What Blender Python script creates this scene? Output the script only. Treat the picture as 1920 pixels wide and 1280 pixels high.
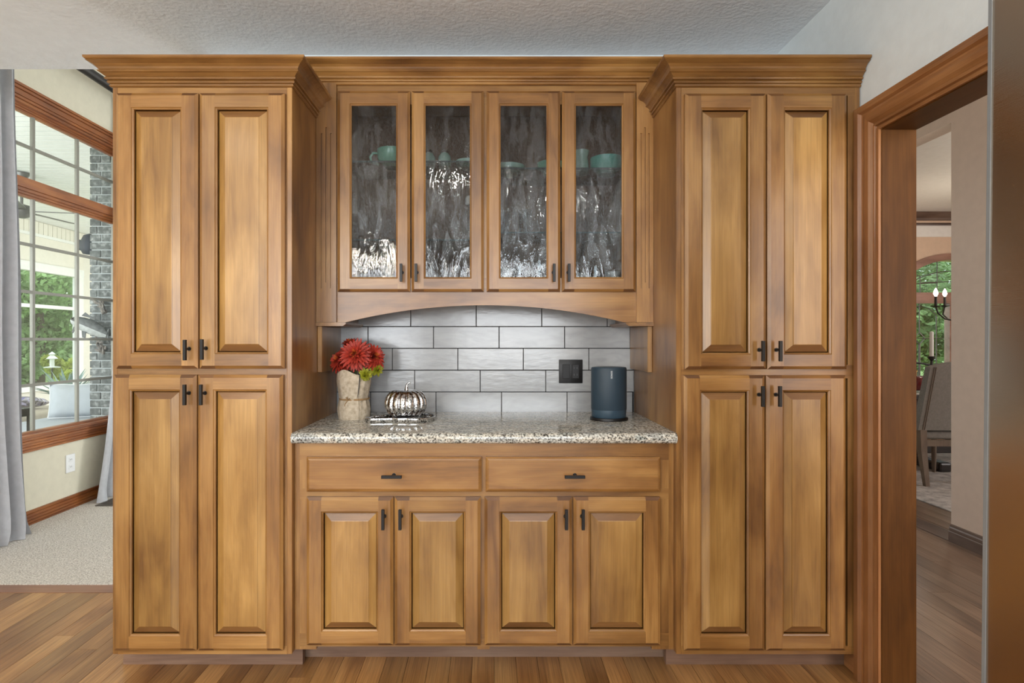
import bpy, bmesh, math, random
from mathutils import Vector, Matrix
R = math.radians
random.seed(7)
for o in list(bpy.data.objects):
    bpy.data.objects.remove(o, do_unlink=True)
SC = bpy.context.scene
COL = SC.collection

# ------------------------------------------------------------------ camera, world, exposure
EYE = 1.26
FPX = 1044.0                    # focal length in pixels of the 1920 wide frame
cam_d = bpy.data.cameras.new('camera'); cam = bpy.data.objects.new('camera', cam_d); COL.objects.link(cam)
cam.location = (0, 0, EYE); cam.rotation_euler = (R(90), 0, 0)
cam_d.sensor_width = 36; cam_d.lens = FPX / 1920 * 36
cam_d.shift_x = (960 - 919) / 1920; cam_d.shift_y = -3 / 1920
cam_d.clip_start = 0.02; cam_d.clip_end = 200
SC.camera = cam
world = bpy.data.worlds.new('world'); SC.world = world; world.use_nodes = True
bg = world.node_tree.nodes['Background']
bg.inputs[0].default_value = (0.86, 0.94, 1.0, 1); bg.inputs[1].default_value = 3.3
SC.view_settings.view_transform = 'Standard'; SC.view_settings.look = 'None'
SC.view_settings.gamma = 1; SC.view_settings.use_curve_mapping = False
SC.view_settings.exposure = -0.33

def area(name, loc, rot, sx, sy, power, color=(1, 1, 1)):
    d = bpy.data.lights.new(name, 'AREA'); d.shape = 'RECTANGLE'; d.size = sx; d.size_y = sy
    d.energy = power; d.color = color
    o = bpy.data.objects.new(name, d); COL.objects.link(o); o.location = loc; o.rotation_euler = rot
    return o
# daylight in the window openings of the kitchen (behind the camera); unseen fill lamps added in the other rooms
area('kitchen_window_daylight', (-1.95, -2.93, 1.55), (R(-90), 0, R(180)), 1.7, 1.5, 96, (0.94, 0.97, 1))
area('kitchen_window_daylight', (0.35, -2.93, 1.55), (R(-90), 0, R(180)), 1.7, 1.5, 96, (0.94, 0.97, 1))
area('living_fill', (0.72, 6.9, 1.7), (R(-90), 0, 0), 1.2, 2.2, 155, (0.95, 0.98, 1))  # added unseen lamp brightening curtains and carpet; the far wall has no window
area('hall_fill', (2.2, -0.85, 1.6), (R(-90), 0, R(180)), 0.9, 1.8, 85, (1, 0.95, 0.90))  # added lamp out of view that lifts the hall walls; no opening behind it
area('dining_fill', (7.9, 2.35, 1.7), (0, R(90), 0), 1.8, 1.6, 110, (0.98, 0.98, 1))  # added lamp on the unseen side, apart from the arched dining window

area('sunroom_end_fill', (-3.8, 10.0, 1.5), (R(-90), 0, 0), 0.9, 1.9, 140, (0.97, 0.99, 1))  # added lamp by the closed end wall, brightens the sunroom ceiling and frieze
area('sunroom_near_fill', (-4.9, 2.98, 1.6), (R(-90), 0, R(180)), 2.6, 1.8, 120, (0.95, 0.98, 1))  # added lamp on the unseen near side, lights brick, ceiling and furniture
# ------------------------------------------------------------------ helpers
WL = {}                          # world location of every object (parents are never rotated)
def wl(o): return WL.get(o.name, Vector((0, 0, 0)))

def setp(o, label=None, cat=None, group=None, kind=None):
    if label: o['label'] = label
    if cat: o['category'] = cat
    if group: o['group'] = group
    if kind: o['kind'] = kind
    return o

def empty(name, loc, parent=None, label=None, cat=None, group=None, kind=None):
    o = bpy.data.objects.new(name, None); COL.objects.link(o); o.empty_display_size = 0.05
    loc = Vector(loc); o.location = loc - (wl(parent) if parent else Vector())
    if parent: o.parent = parent
    WL[o.name] = loc
    return setp(o, label, cat, group, kind)

def wrap(name, me, parent=None, loc=(0, 0, 0)):
    o = bpy.data.objects.new(name, me); COL.objects.link(o)
    loc = Vector(loc); o.location = loc - (wl(parent) if parent else Vector())
    if parent: o.parent = parent
    WL[o.name] = loc
    return o

class MB:
    def __init__(s): s.v = []; s.f = []; s.m = []; s.cur = 0
    def add(s, vs, fs):
        n = len(s.v); s.v += [tuple(v) for v in vs]
        for f in fs: s.f.append([i + n for i in f]); s.m.append(s.cur)
        return s
    def quad(s, a, b, c, d): return s.add([a, b, c, d], [(0, 1, 2, 3)])
    def box(s, x0, x1, y0, y1, z0, z1):
        return s.add([(x0, y0, z0), (x1, y0, z0), (x1, y1, z0), (x0, y1, z0), (x0, y0, z1), (x1, y0, z1), (x1, y1, z1), (x0, y1, z1)],
                     [(3, 2, 1, 0), (4, 5, 6, 7), (0, 1, 5, 4), (1, 2, 6, 5), (2, 3, 7, 6), (3, 0, 4, 7)])
    def cbox(s, x0, x1, y0, y1, z0, z1, b, seg=1):
        bm = bmesh.new(); bmesh.ops.create_cube(bm, size=1)
        for v in bm.verts:
            v.co = Vector(((x0 + x1) / 2 + v.co.x * (x1 - x0), (y0 + y1) / 2 + v.co.y * (y1 - y0), (z0 + z1) / 2 + v.co.z * (z1 - z0)))
        bmesh.ops.bevel(bm, geom=list(bm.edges), offset=b, segments=seg, affect='EDGES', profile=0.5)
        bm.verts.index_update()
        s.add([v.co[:] for v in bm.verts], [[v.index for v in f.verts] for f in bm.faces]); bm.free(); return s
    def lathe(s, prof, c=(0, 0), n=24, sx=1, sy=1, caps=True):
        vs = []; fs = []
        for r, z in prof:
            for k in range(n):
                a = 2 * math.pi * k / n
                vs.append((c[0] + r * math.cos(a) * sx, c[1] + r * math.sin(a) * sy, z))
        for i in range(len(prof) - 1):
            for k in range(n):
                k2 = (k + 1) % n
                fs.append((i * n + k, i * n + k2, (i + 1) * n + k2, (i + 1) * n + k))
        if caps:
            if prof[0][0] > 1e-5: fs.append(list(range(n))[::-1])
            if prof[-1][0] > 1e-5: fs.append([(len(prof) - 1) * n + k for k in range(n)])
        return s.add(vs, fs)
    def tube(s, path, r, n=8, caps=True):
        P = [Vector(p) for p in path]; rs = r if isinstance(r, (list, tuple)) else [r] * len(P)
        vs = []; fs = []; up = None
        for i, p in enumerate(P):
            t = (P[min(i + 1, len(P) - 1)] - P[max(i - 1, 0)]).normalized()
            if up is None:
                up = Vector((0, 0, 1)) if abs(t.z) < 0.9 else Vector((0, 1, 0))
            a = t.cross(up); a = a.normalized() if a.length > 1e-6 else Vector((1, 0, 0))
            b = a.cross(t).normalized(); up = b
            for k in range(n):
                q = 2 * math.pi * k / n
                vs.append(p + (a * math.cos(q) + b * math.sin(q)) * rs[i])
        for i in range(len(P) - 1):
            for k in range(n):
                k2 = (k + 1) % n
                fs.append((i * n + k, i * n + k2, (i + 1) * n + k2, (i + 1) * n + k))
        if caps:
            fs.append(list(range(n))[::-1]); fs.append([(len(P) - 1) * n + k for k in range(n)])
        return s.add(vs, fs)
    def cyl(s, p0, p1, r, n=12): return s.tube([p0, p1], r, n)
    def prism(s, pts, d0, d1, axis='y'):
        """outline pts (a, b) extruded along axis from d0 to d1: y -> (a, d, b), x -> (d, a, b), z -> (a, b, d)"""
        def mk(p, d): return (p[0], d, p[1]) if axis == 'y' else (d, p[0], p[1]) if axis == 'x' else (p[0], p[1], d)
        n = len(pts)
        s.add([mk(p, d0) for p in pts] + [mk(p, d1) for p in pts],
              [list(range(n)), [n + i for i in range(n)][::-1]] + [(i, i + n, (i + 1) % n + n, (i + 1) % n) for i in range(n)])
        return s
    def sweep(s, path, prof, z0=0.0, caps=True):
        """profile (out, z) carried along a level path with mitred corners; out is to the right of the path"""
        P = [Vector(p) for p in path]; m = len(prof); vs = []; fs = []
        for i, p in enumerate(P):
            ns = []
            if i > 0: d = (P[i] - P[i - 1]).normalized(); ns.append(Vector((d.y, -d.x)))
            if i < len(P) - 1: d = (P[i + 1] - P[i]).normalized(); ns.append(Vector((d.y, -d.x)))
            nv = ns[0] if len(ns) == 1 else (ns[0] + ns[1]) / (1 + ns[0].dot(ns[1]))
            for o_, z in prof: vs.append((p.x + nv.x * o_, p.y + nv.y * o_, z0 + z))
        for i in range(len(P) - 1):
            for k in range(m):
                k2 = (k + 1) % m
                fs.append((i * m + k, (i + 1) * m + k, (i + 1) * m + k2, i * m + k2))
        if caps:
            fs.append(list(range(m))); fs.append([(len(P) - 1) * m + k for k in range(m)][::-1])
        return s.add(vs, fs)
    def mesh(s, name, mats, smooth=None, off=(0, 0, 0), fix=True):
        me = bpy.data.meshes.new(name)
        me.from_pydata([(a - off[0], b - off[1], c - off[2]) for a, b, c in s.v], [], s.f)
        for m in (mats if isinstance(mats, (list, tuple)) else [mats]): me.materials.append(m)
        if max(s.m, default=0): me.polygons.foreach_set('material_index', s.m)
        if fix:
            bm = bmesh.new(); bm.from_mesh(me); bmesh.ops.recalc_face_normals(bm, faces=bm.faces); bm.to_mesh(me); bm.free()
        if smooth is not None:
            me.shade_smooth(); me.set_sharp_from_angle(angle=R(smooth))
        me.update(); return me
    def build(s, name, mats, parent=None, smooth=None, base=False, fix=True):
        xs, ys, zs = zip(*s.v)
        c = Vector(((min(xs) + max(xs)) / 2, (min(ys) + max(ys)) / 2, min(zs) if base else (min(zs) + max(zs)) / 2))
        return wrap(name, s.mesh(name, mats, smooth, c, fix), parent, c)

def PX(x, Y): return (x - 919) / FPX * Y
def PZ(y, Y): return EYE - (y - 637) / FPX * Y

# ------------------------------------------------------------------ materials
def new_mat(name):
    m = bpy.data.materials.new(name); m.use_nodes = True
    nt = m.node_tree; return m, nt, nt.nodes['Principled BSDF'], nt.nodes['Material Output']
def N(nt, t, **kw):
    n = nt.nodes.new(t)
    for k, v in kw.items():
        if k.startswith('i_'):
            key = k[2:]; key = int(key) if key.isdigit() else key
            n.inputs[key].default_value = v
        else: setattr(n, k, v)
    return n
def L(nt, a, ao, b, bi): nt.links.new(a.outputs[ao], b.inputs[bi])
def c4(c): return (c[0], c[1], c[2], 1)
def ramp(nt, stops):
    r = nt.nodes.new('ShaderNodeValToRGB'); e = r.color_ramp.elements
    e[0].position, e[0].color = stops[0][0], c4(stops[0][1]); e[1].position, e[1].color = stops[-1][0], c4(stops[-1][1])
    for p, c in stops[1:-1]: q = e.new(p); q.color = c4(c)
    return r
def coords(nt, scale, rnd=True):
    tc = N(nt, 'ShaderNodeTexCoord'); mp = N(nt, 'ShaderNodeMapping'); mp.inputs['Scale'].default_value = scale
    if rnd:
        oi = N(nt, 'ShaderNodeObjectInfo'); ml = N(nt, 'ShaderNodeMath', operation='MULTIPLY', i_1=37.0); L(nt, oi, 'Random', ml, 0)
        ad = N(nt, 'ShaderNodeVectorMath', operation='ADD'); L(nt, tc, 'Object', ad, 0); L(nt, ml, 0, ad, 1); L(nt, ad, 0, mp, 0)
    else: L(nt, tc, 'Object', mp, 0)
    return mp
def plain(name, col, rough=0.5, metal=0.0, noise=0.0, scale=20, bump=0.0, bscale=60, emit=None, coat=0.0, spec=0.5):
    m, nt, b, out = new_mat(name)
    b.inputs['Base Color'].default_value = c4(col); b.inputs['Roughness'].default_value = rough; b.inputs['Metallic'].default_value = metal
    b.inputs['Coat Weight'].default_value = coat; b.inputs['Specular IOR Level'].default_value = spec
    mp = coords(nt, (1, 1, 1))
    n1 = N(nt, 'ShaderNodeTexNoise', i_Scale=scale, i_Detail=4.0); L(nt, mp, 0, n1, 'Vector')
    k = max(noise, 0.03)
    r = ramp(nt, [(0.3, [x * (1 - k) for x in col]), (0.7, [min(1, x * (1 + k)) for x in col])]); L(nt, n1, 'Fac', r, 0); L(nt, r, 0, b, 'Base Color')
    if bump:
        n2 = N(nt, 'ShaderNodeTexNoise', i_Scale=bscale, i_Detail=5.0); L(nt, mp, 0, n2, 'Vector')
        bp = N(nt, 'ShaderNodeBump', i_Strength=bump, i_Distance=0.01); L(nt, n2, 'Fac', bp, 'Height'); L(nt, bp, 0, b, 'Normal')
    if emit:
        b.inputs['Emission Color'].default_value = c4(emit[0]); b.inputs['Emission Strength'].default_value = emit[1]
    return m
def wood(name, cols, axis='z', rough=0.36, coat=0.25, grain=1.0, fiber=0.24, vary=0.12, lng=0.13, spec=0.5):
    """cols: dark, middle, light. Long grain along axis."""
    m, nt, b, out = new_mat(name)
    st = {'x': (lng, 1, 1), 'y': (1, lng, 1), 'z': (1, 1, lng)}[axis]
    mp = coords(nt, tuple(grain * v for v in st))
    n1 = N(nt, 'ShaderNodeTexNoise', i_Scale=16.0, i_Detail=6.0, i_Roughness=0.6, i_Distortion=0.7); L(nt, mp, 0, n1, 'Vector')
    mpb = coords(nt, tuple(1 if v == 1 else 0.45 for v in st))
    n2 = N(nt, 'ShaderNodeTexNoise', i_Scale=5.0, i_Detail=3.0, i_Distortion=0.4); L(nt, mpb, 0, n2, 'Vector')
    mpf = coords(nt, tuple(14 * (1 if v == 1 else 0.02) for v in st))
    n3 = N(nt, 'ShaderNodeTexNoise', i_Scale=16.0, i_Detail=3.0); L(nt, mpf, 0, n3, 'Vector')
    mix = N(nt, 'ShaderNodeMath', operation='MULTIPLY_ADD', i_1=0.45); L(nt, n1, 'Fac', mix, 0)
    m2 = N(nt, 'ShaderNodeMath', operation='MULTIPLY_ADD', i_1=0.55, i_2=0.0); L(nt, n2, 'Fac', m2, 0); L(nt, m2, 0, mix, 2)
    r = ramp(nt, [(0.33, cols[0]), (0.49, cols[1]), (0.64, cols[2])]); L(nt, mix, 0, r, 0)
    fr = ramp(nt, [(0.35, (1 - fiber,) * 3), (0.6, (1, 1, 1))]); L(nt, n3, 'Fac', fr, 0)
    mc = N(nt, 'ShaderNodeMix', data_type='RGBA', blend_type='MULTIPLY'); mc.inputs['Factor'].default_value = 0.6
    L(nt, r, 0, mc, 'A'); L(nt, fr, 0, mc, 'B')
    oi = N(nt, 'ShaderNodeObjectInfo'); hs = N(nt, 'ShaderNodeHueSaturation')
    mr = N(nt, 'ShaderNodeMapRange', i_3=1 - vary, i_4=1 + vary); L(nt, oi, 'Random', mr, 0); L(nt, mr, 0, hs, 'Value')
    L(nt, mc, 2, hs, 'Color'); L(nt, hs, 0, b, 'Base Color')
    b.inputs['Specular IOR Level'].default_value = spec
    b.inputs['Roughness'].default_value = rough; b.inputs['Coat Weight'].default_value = coat; b.inputs['Coat Roughness'].default_value = 0.22
    bp = N(nt, 'ShaderNodeBump', i_Strength=0.05, i_Distance=0.004); L(nt, n3, 'Fac', bp, 'Height'); L(nt, bp, 0, b, 'Normal')
    return m
def see_through(name, tint, refl, rough=0.02, bump=None):
    m, nt, b, out = new_mat(name); nt.nodes.remove(b)
    tr = N(nt, 'ShaderNodeBsdfTransparent'); tr.inputs[0].default_value = c4(tint)
    gl = N(nt, 'ShaderNodeBsdfGlossy'); gl.inputs['Roughness'].default_value = rough; gl.inputs[0].default_value = (1, 1, 1, 1)
    lw = N(nt, 'ShaderNodeLayerWeight', i_Blend=0.5); pw = N(nt, 'ShaderNodeMath', operation='POWER', i_1=5.0); L(nt, lw, 'Facing', pw, 0)
    ad = N(nt, 'ShaderNodeMath', operation='MULTIPLY_ADD', i_1=0.9 - refl, i_2=0.03 + refl, use_clamp=True); L(nt, pw, 0, ad, 0)
    mx = N(nt, 'ShaderNodeMixShader'); L(nt, ad, 0, mx, 0); L(nt, tr, 0, mx, 1); L(nt, gl, 0, mx, 2); L(nt, mx, 0, out, 0)
    if bump:
        mp = coords(nt, (1, 1, 0.30))
        n1 = N(nt, 'ShaderNodeTexNoise', i_Scale=bump[1], i_Detail=3.0, i_Distortion=2.2); L(nt, mp, 0, n1, 'Vector')
        n2 = N(nt, 'ShaderNodeTexNoise', i_Scale=bump[1] * 0.16, i_Detail=3.0, i_Distortion=1.0); L(nt, mp, 0, n2, 'Vector')
        rr = ramp(nt, [(0.455, (0, 0, 0)), (0.5, (1, 1, 1)), (0.545, (0, 0, 0))]); L(nt, n1, 'Fac', rr, 0)
        mm = N(nt, 'ShaderNodeMath', operation='MULTIPLY'); L(nt, rr, 0, mm, 0)
        r2 = ramp(nt, [(0.46, (0.05, 0.05, 0.05)), (0.62, (1, 1, 1))]); L(nt, n2, 'Fac', r2, 0); L(nt, r2, 0, mm, 1)
        sm = N(nt, 'ShaderNodeMath', operation='MULTIPLY_ADD', i_1=0.9); L(nt, n2, 'Fac', sm, 0); L(nt, mm, 0, sm, 2)
        bp = N(nt, 'ShaderNodeBump', i_Strength=bump[0], i_Distance=0.0030); L(nt, sm, 0, bp, 'Height'); L(nt, bp, 0, gl, 'Normal')
    return m

MAPLE = [(0.115, 0.045, 0.011), (0.262, 0.122, 0.032), (0.39, 0.205, 0.062)]
PANEL = [(0.165, 0.073, 0.017), (0.315, 0.164, 0.043), (0.45, 0.256, 0.080)]
M = {}
M['mv'] = wood('maple_vertical', MAPLE, 'z')
M['pv'] = wood('maple_panel', PANEL, 'z')
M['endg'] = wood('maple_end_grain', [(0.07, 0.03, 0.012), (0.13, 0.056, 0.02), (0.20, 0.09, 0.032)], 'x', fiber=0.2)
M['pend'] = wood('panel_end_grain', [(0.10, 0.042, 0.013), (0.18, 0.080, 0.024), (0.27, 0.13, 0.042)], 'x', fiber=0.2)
M['mh'] = wood('maple_horizontal', MAPLE, 'x')
M['my'] = wood('maple_depth', MAPLE, 'y')
M['kick'] = wood('kick_board', [(0.13, 0.07, 0.045), (0.20, 0.115, 0.075), (0.27, 0.17, 0.115)], 'x', rough=0.55, coat=0)
RED = [(0.13, 0.032, 0.005), (0.26, 0.073, 0.012), (0.38, 0.125, 0.024)]
M['ry'] = wood('red_oak_long', RED, 'y', fiber=0.25)
M['rz'] = wood('red_oak_upright', RED, 'z', fiber=0.25)
CAS = [(0.17, 0.068, 0.022), (0.28, 0.120, 0.042), (0.37, 0.175, 0.068)]
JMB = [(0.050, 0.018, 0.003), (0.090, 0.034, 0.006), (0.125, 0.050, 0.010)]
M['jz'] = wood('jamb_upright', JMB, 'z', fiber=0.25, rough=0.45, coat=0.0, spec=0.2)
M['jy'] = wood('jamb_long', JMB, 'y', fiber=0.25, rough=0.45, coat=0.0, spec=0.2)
M['cz'] = wood('casing_upright', CAS, 'z', fiber=0.25)
M['cy'] = wood('casing_long', CAS, 'y', fiber=0.25)
OAK = [(0.21, 0.090, 0.028), (0.38, 0.188, 0.064), (0.52, 0.285, 0.108)]
M['oak'] = wood('oak_plank', OAK, 'y', rough=0.33, coat=0.3, fiber=0.5, vary=0.26, lng=0.06)
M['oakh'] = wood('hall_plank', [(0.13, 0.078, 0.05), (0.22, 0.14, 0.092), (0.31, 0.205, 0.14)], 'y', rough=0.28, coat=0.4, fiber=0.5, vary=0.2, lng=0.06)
M['oakx'] = wood('oak_plank_cross', [(0.18, 0.085, 0.05), (0.27, 0.13, 0.075), (0.33, 0.17, 0.10)], 'x', rough=0.35)
BRN = [(0.07, 0.045, 0.036), (0.12, 0.08, 0.062), (0.17, 0.12, 0.095)]
M['bz'] = wood('brown_trim_upright', BRN, 'z', fiber=0.2)
M['bx'] = wood('brown_trim_cross', BRN, 'x', fiber=0.2)
M['by'] = wood('brown_trim_long', BRN, 'y', fiber=0.2)
WIN = [(0.20, 0.095, 0.06), (0.30, 0.16, 0.11), (0.38, 0.21, 0.15)]
M['wx'] = wood('window_wood', WIN, 'x', fiber=0.2)
M['black'] = plain('black_metal', (0.012, 0.011, 0.011), 0.42, 0.4)
M['ceil'] = plain('ceiling_paint', (0.77, 0.80, 0.835), 0.85, bump=0.45, bscale=60)
M['rwall'] = plain('grey_white_paint', (0.72, 0.78, 0.81), 0.7, bump=0.2, bscale=14)
M['cream'] = plain('cream_paint', (0.66, 0.61, 0.48), 0.7, bump=0.3, bscale=9)
M['pink'] = plain('pinkish_beige_paint', (0.68, 0.56, 0.47), 0.7, bump=0.08, bscale=14)
M['peach'] = plain('peach_paint', (0.70, 0.53, 0.40), 0.75)
M['white'] = plain('white_paint', (0.82, 0.82, 0.80), 0.5)
M['sunw'] = plain('sunroom_wall_paint', (0.78, 0.74, 0.66), 0.6)
M['board'] = plain('white_board', (0.82, 0.84, 0.82), 0.5)
M['grout'] = plain('black_grout', (0.018, 0.018, 0.019), 0.8)
M['bronze'] = plain('dark_bronze', (0.03, 0.027, 0.026), 0.45, 0.5)
M['fabric'] = plain('grey_curtain', (0.47, 0.47, 0.49), 0.9, bump=0.25, bscale=420, noise=0.06, scale=30)
M['muntin'] = plain('grey_beige_muntin', (0.21, 0.20, 0.165), 0.5)
M['plastic'] = plain('white_plastic', (0.8, 0.8, 0.8), 0.4)
M['slot'] = plain('dark_slot', (0.03, 0.03, 0.03), 0.6)
M['glass'] = see_through('window_glass', (0.97, 0.98, 0.97), 0.0)
M['rain'] = see_through('rain_glass', (0.68, 0.70, 0.71), 0.03, 0.05, bump=(1.0, 170.0))
M['shelfg'] = see_through('shelf_glass', (0.72, 0.80, 0.80), 0.08)
M['shelfe'] = plain('shelf_glass_edge', (0.05, 0.09, 0.09), 0.2)
M['clear'] = see_through('clear_tumbler', (0.86, 0.88, 0.88), 0.10)
M['jade'] = plain('jadeite', (0.34, 0.74, 0.55), 0.2, coat=0.5)
M['jade2'] = plain('pale_jadeite', (0.50, 0.78, 0.64), 0.2, coat=0.5)
M['teal'] = plain('teal_jadeite', (0.18, 0.64, 0.52), 0.2, coat=0.5)
M['milk'] = plain('milk_white', (0.75, 0.76, 0.72), 0.25)
M['steelcap'] = plain('steel_cap', (0.5, 0.5, 0.5), 0.25, 1.0)
def tile_mat():
    m, nt, b, out = new_mat('grey_white_glaze')
    mp = coords(nt, (1, 1, 3)); n1 = N(nt, 'ShaderNodeTexNoise', i_Scale=9.0, i_Detail=5.0, i_Distortion=1.0); L(nt, mp, 0, n1, 'Vector')
    r = ramp(nt, [(0.3, (0.33, 0.336, 0.342)), (0.55, (0.385, 0.391, 0.398)), (0.75, (0.42, 0.426, 0.432))]); L(nt, n1, 'Fac', r, 0)
    oi = N(nt, 'ShaderNodeObjectInfo'); hs = N(nt, 'ShaderNodeHueSaturation'); mr = N(nt, 'ShaderNodeMapRange', i_3=0.95, i_4=1.04)
    L(nt, oi, 'Random', mr, 0); L(nt, mr, 0, hs, 'Value'); L(nt, r, 0, hs, 'Color'); L(nt, hs, 0, b, 'Base Color')
    b.inputs['Roughness'].default_value = 0.16
    n2 = N(nt, 'ShaderNodeTexNoise', i_Scale=22.0, i_Detail=2.0); L(nt, mp, 0, n2, 'Vector')
    bp = N(nt, 'ShaderNodeBump', i_Strength=0.07, i_Distance=0.006); L(nt, n2, 'Fac', bp, 'Height'); L(nt, bp, 0, b, 'Normal')
    return m
M['tile'] = tile_mat()
def granite():
    m, nt, b, out = new_mat('granite')
    mp = coords(nt, (1, 1, 1), False)
    n1 = N(nt, 'ShaderNodeTexNoise', i_Scale=125.0, i_Detail=4.0, i_Roughness=0.7); L(nt, mp, 0, n1, 'Vector')
    r1 = ramp(nt, [(0.36, (0.015, 0.014, 0.014)), (0.43, (0.19, 0.18, 0.165)), (0.51, (0.56, 0.55, 0.51)), (0.64, (0.80, 0.80, 0.77))]); L(nt, n1, 'Fac', r1, 0)
    mp2 = coords(nt, (0.55, 1.7, 1.7), False)
    n2 = N(nt, 'ShaderNodeTexNoise', i_Scale=11.0, i_Detail=6.0, i_Distortion=1.6); L(nt, mp2, 0, n2, 'Vector')
    r2 = ramp(nt, [(0.36, (0.55, 0.57, 0.57)), (0.47, (0.93, 0.95, 0.92)), (0.57, (0.98, 0.91, 0.80)), (0.68, (0.66, 0.72, 0.71))]); L(nt, n2, 'Fac', r2, 0)
    mc = N(nt, 'ShaderNodeMix', data_type='RGBA', blend_type='MULTIPLY'); mc.inputs['Factor'].default_value = 0.85
    L(nt, r1, 0, mc, 'A'); L(nt, r2, 0, mc, 'B'); L(nt, mc, 2, b, 'Base Color')
    b.inputs['Roughness'].default_value = 0.07
    return m
M['granite'] = granite()
def carpet_mat():
    m, nt, b, out = new_mat('carpet')
    mp = coords(nt, (1, 1, 1), False)
    n1 = N(nt, 'ShaderNodeTexNoise', i_Scale=130.0, i_Detail=3.0); L(nt, mp, 0, n1, 'Vector')
    r = ramp(nt, [(0.3, (0.34, 0.30, 0.255)), (0.5, (0.63, 0.575, 0.51)), (0.7, (0.82, 0.775, 0.71))]); L(nt, n1, 'Fac', r, 0); L(nt, r, 0, b, 'Base Color')
    b.inputs['Roughness'].default_value = 0.95
    bp = N(nt, 'ShaderNodeBump', i_Strength=0.8, i_Distance=0.012); L(nt, n1, 'Fac', bp, 'Height'); L(nt, bp, 0, b, 'Normal')
    return m
M['carpet'] = carpet_mat()
def brick_mat():
    m, nt, b, out = new_mat('grey_brick')
    mp = coords(nt, (1, 1, 1)); n1 = N(nt, 'ShaderNodeTexNoise', i_Scale=28.0, i_Detail=5.0); L(nt, mp, 0, n1, 'Vector')
    r = ramp(nt, [(0.3, (0.065, 0.07, 0.065)), (0.52, (0.125, 0.132, 0.125)), (0.66, (0.25, 0.26, 0.25))]); L(nt, n1, 'Fac', r, 0)
    oi = N(nt, 'ShaderNodeObjectInfo'); hs = N(nt, 'ShaderNodeHueSaturation'); mr = N(nt, 'ShaderNodeMapRange', i_3=0.75, i_4=1.25)
    L(nt, oi, 'Random', mr, 0); L(nt, mr, 0, hs, 'Value'); L(nt, r, 0, hs, 'Color'); L(nt, hs, 0, b, 'Base Color'); b.inputs['Roughness'].default_value = 0.9
    return m
M['brick'] = brick_mat()
M['mortar'] = plain('mortar', (0.32, 0.34, 0.335), 0.95)
def steel_mat():
    m, nt, b, out = new_mat('brushed_steel')
    b.inputs['Base Color'].default_value = (0.45, 0.36, 0.27, 1); b.inputs['Metallic'].default_value = 1.0; b.inputs['Roughness'].default_value = 0.24
    mp = coords(nt, (1, 1, 90)); n1 = N(nt, 'ShaderNodeTexNoise', i_Scale=14.0, i_Detail=2.0); L(nt, mp, 0, n1, 'Vector')
    bp = N(nt, 'ShaderNodeBump', i_Strength=0.06, i_Distance=0.002); L(nt, n1, 'Fac', bp, 'Height'); L(nt, bp, 0, b, 'Normal')
    return m
M['steel'] = steel_mat()
M['edge'] = plain('grey_door_edge', (0.22, 0.24, 0.26), 0.45, 0.4)
M['fbody'] = plain('dark_grey_case', (0.10, 0.10, 0.105), 0.5)

# ------------------------------------------------------------------ the setting
def struct(o, label, cat): return setp(o, label, cat, kind='structure')
CZ = 2.64                       # kitchen ceiling
XW = 1.385                      # right wall plane
YB = 2.70                       # back wall plane (behind the tiles)
# floor: sub-floor with one object for every oak plank
fl = struct(MB().box(-3.13, 3.05, -3.0, 7.2, -0.06, -0.012).build('floor', M['kick']), 'brown oak plank floor running under the cabinets and through the doorway', 'floor')
def planks(x0, x1, y0, y1, seed, w=0.085, mat='oak'):
    rg = random.Random(seed); x = x0
    while x < x1 - 0.01:
        xe = min(x + w, x1); y = y0 - rg.uniform(0, 1.2)
        while y < y1:
            ye = min(y + rg.uniform(1.0, 2.3), y1); ys = max(y, y0)
            if ye - ys > 0.05 and not (ye < -1.2):
                MB().box(x + 0.0007, xe - 0.0007, ys + 0.0007, ye - 0.0007, -0.012, 0.0).build('plank', M[mat], fl)
            y = ye
        x = xe
planks(-3.13, 1.442, -1.2, 2.775, 3)
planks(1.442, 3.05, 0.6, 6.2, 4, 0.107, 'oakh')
MB().box(-3.13, -1.35, 2.775, 2.86, -0.012, 0.002).build('edge_board', M['oakx'], fl)
cp = struct(MB().box(-3.13, 1.385, 2.86, 7.0, -0.012, 0.006).build('floor_carpet', M['carpet']), 'speckled beige carpet in the room beyond the oak floor', 'carpet')
struct(MB().box(-3.2, 1.5, -3.1, 2.84, CZ, CZ + 0.1).build('ceiling', M['ceil']), 'grey white textured ceiling above the cabinets', 'ceiling')
struct(MB().box(-3.2, 1.5, 2.84, 7.1, 3.9, 4.0).build('ceiling_living', M['white']), 'high white ceiling of the curtained room', 'ceiling')
struct(MB().box(-3.2, 1.5, 2.74, 2.84, CZ + 0.1, 4.0).build('wall_header', M['cream']), 'wall band above the opening to the curtained room', 'wall')
wb = struct(MB().box(-1.38, XW, YB, 2.84, 0, CZ).build('wall_back', M['rwall']), 'tiled wall behind the granite counter', 'wall')
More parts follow.
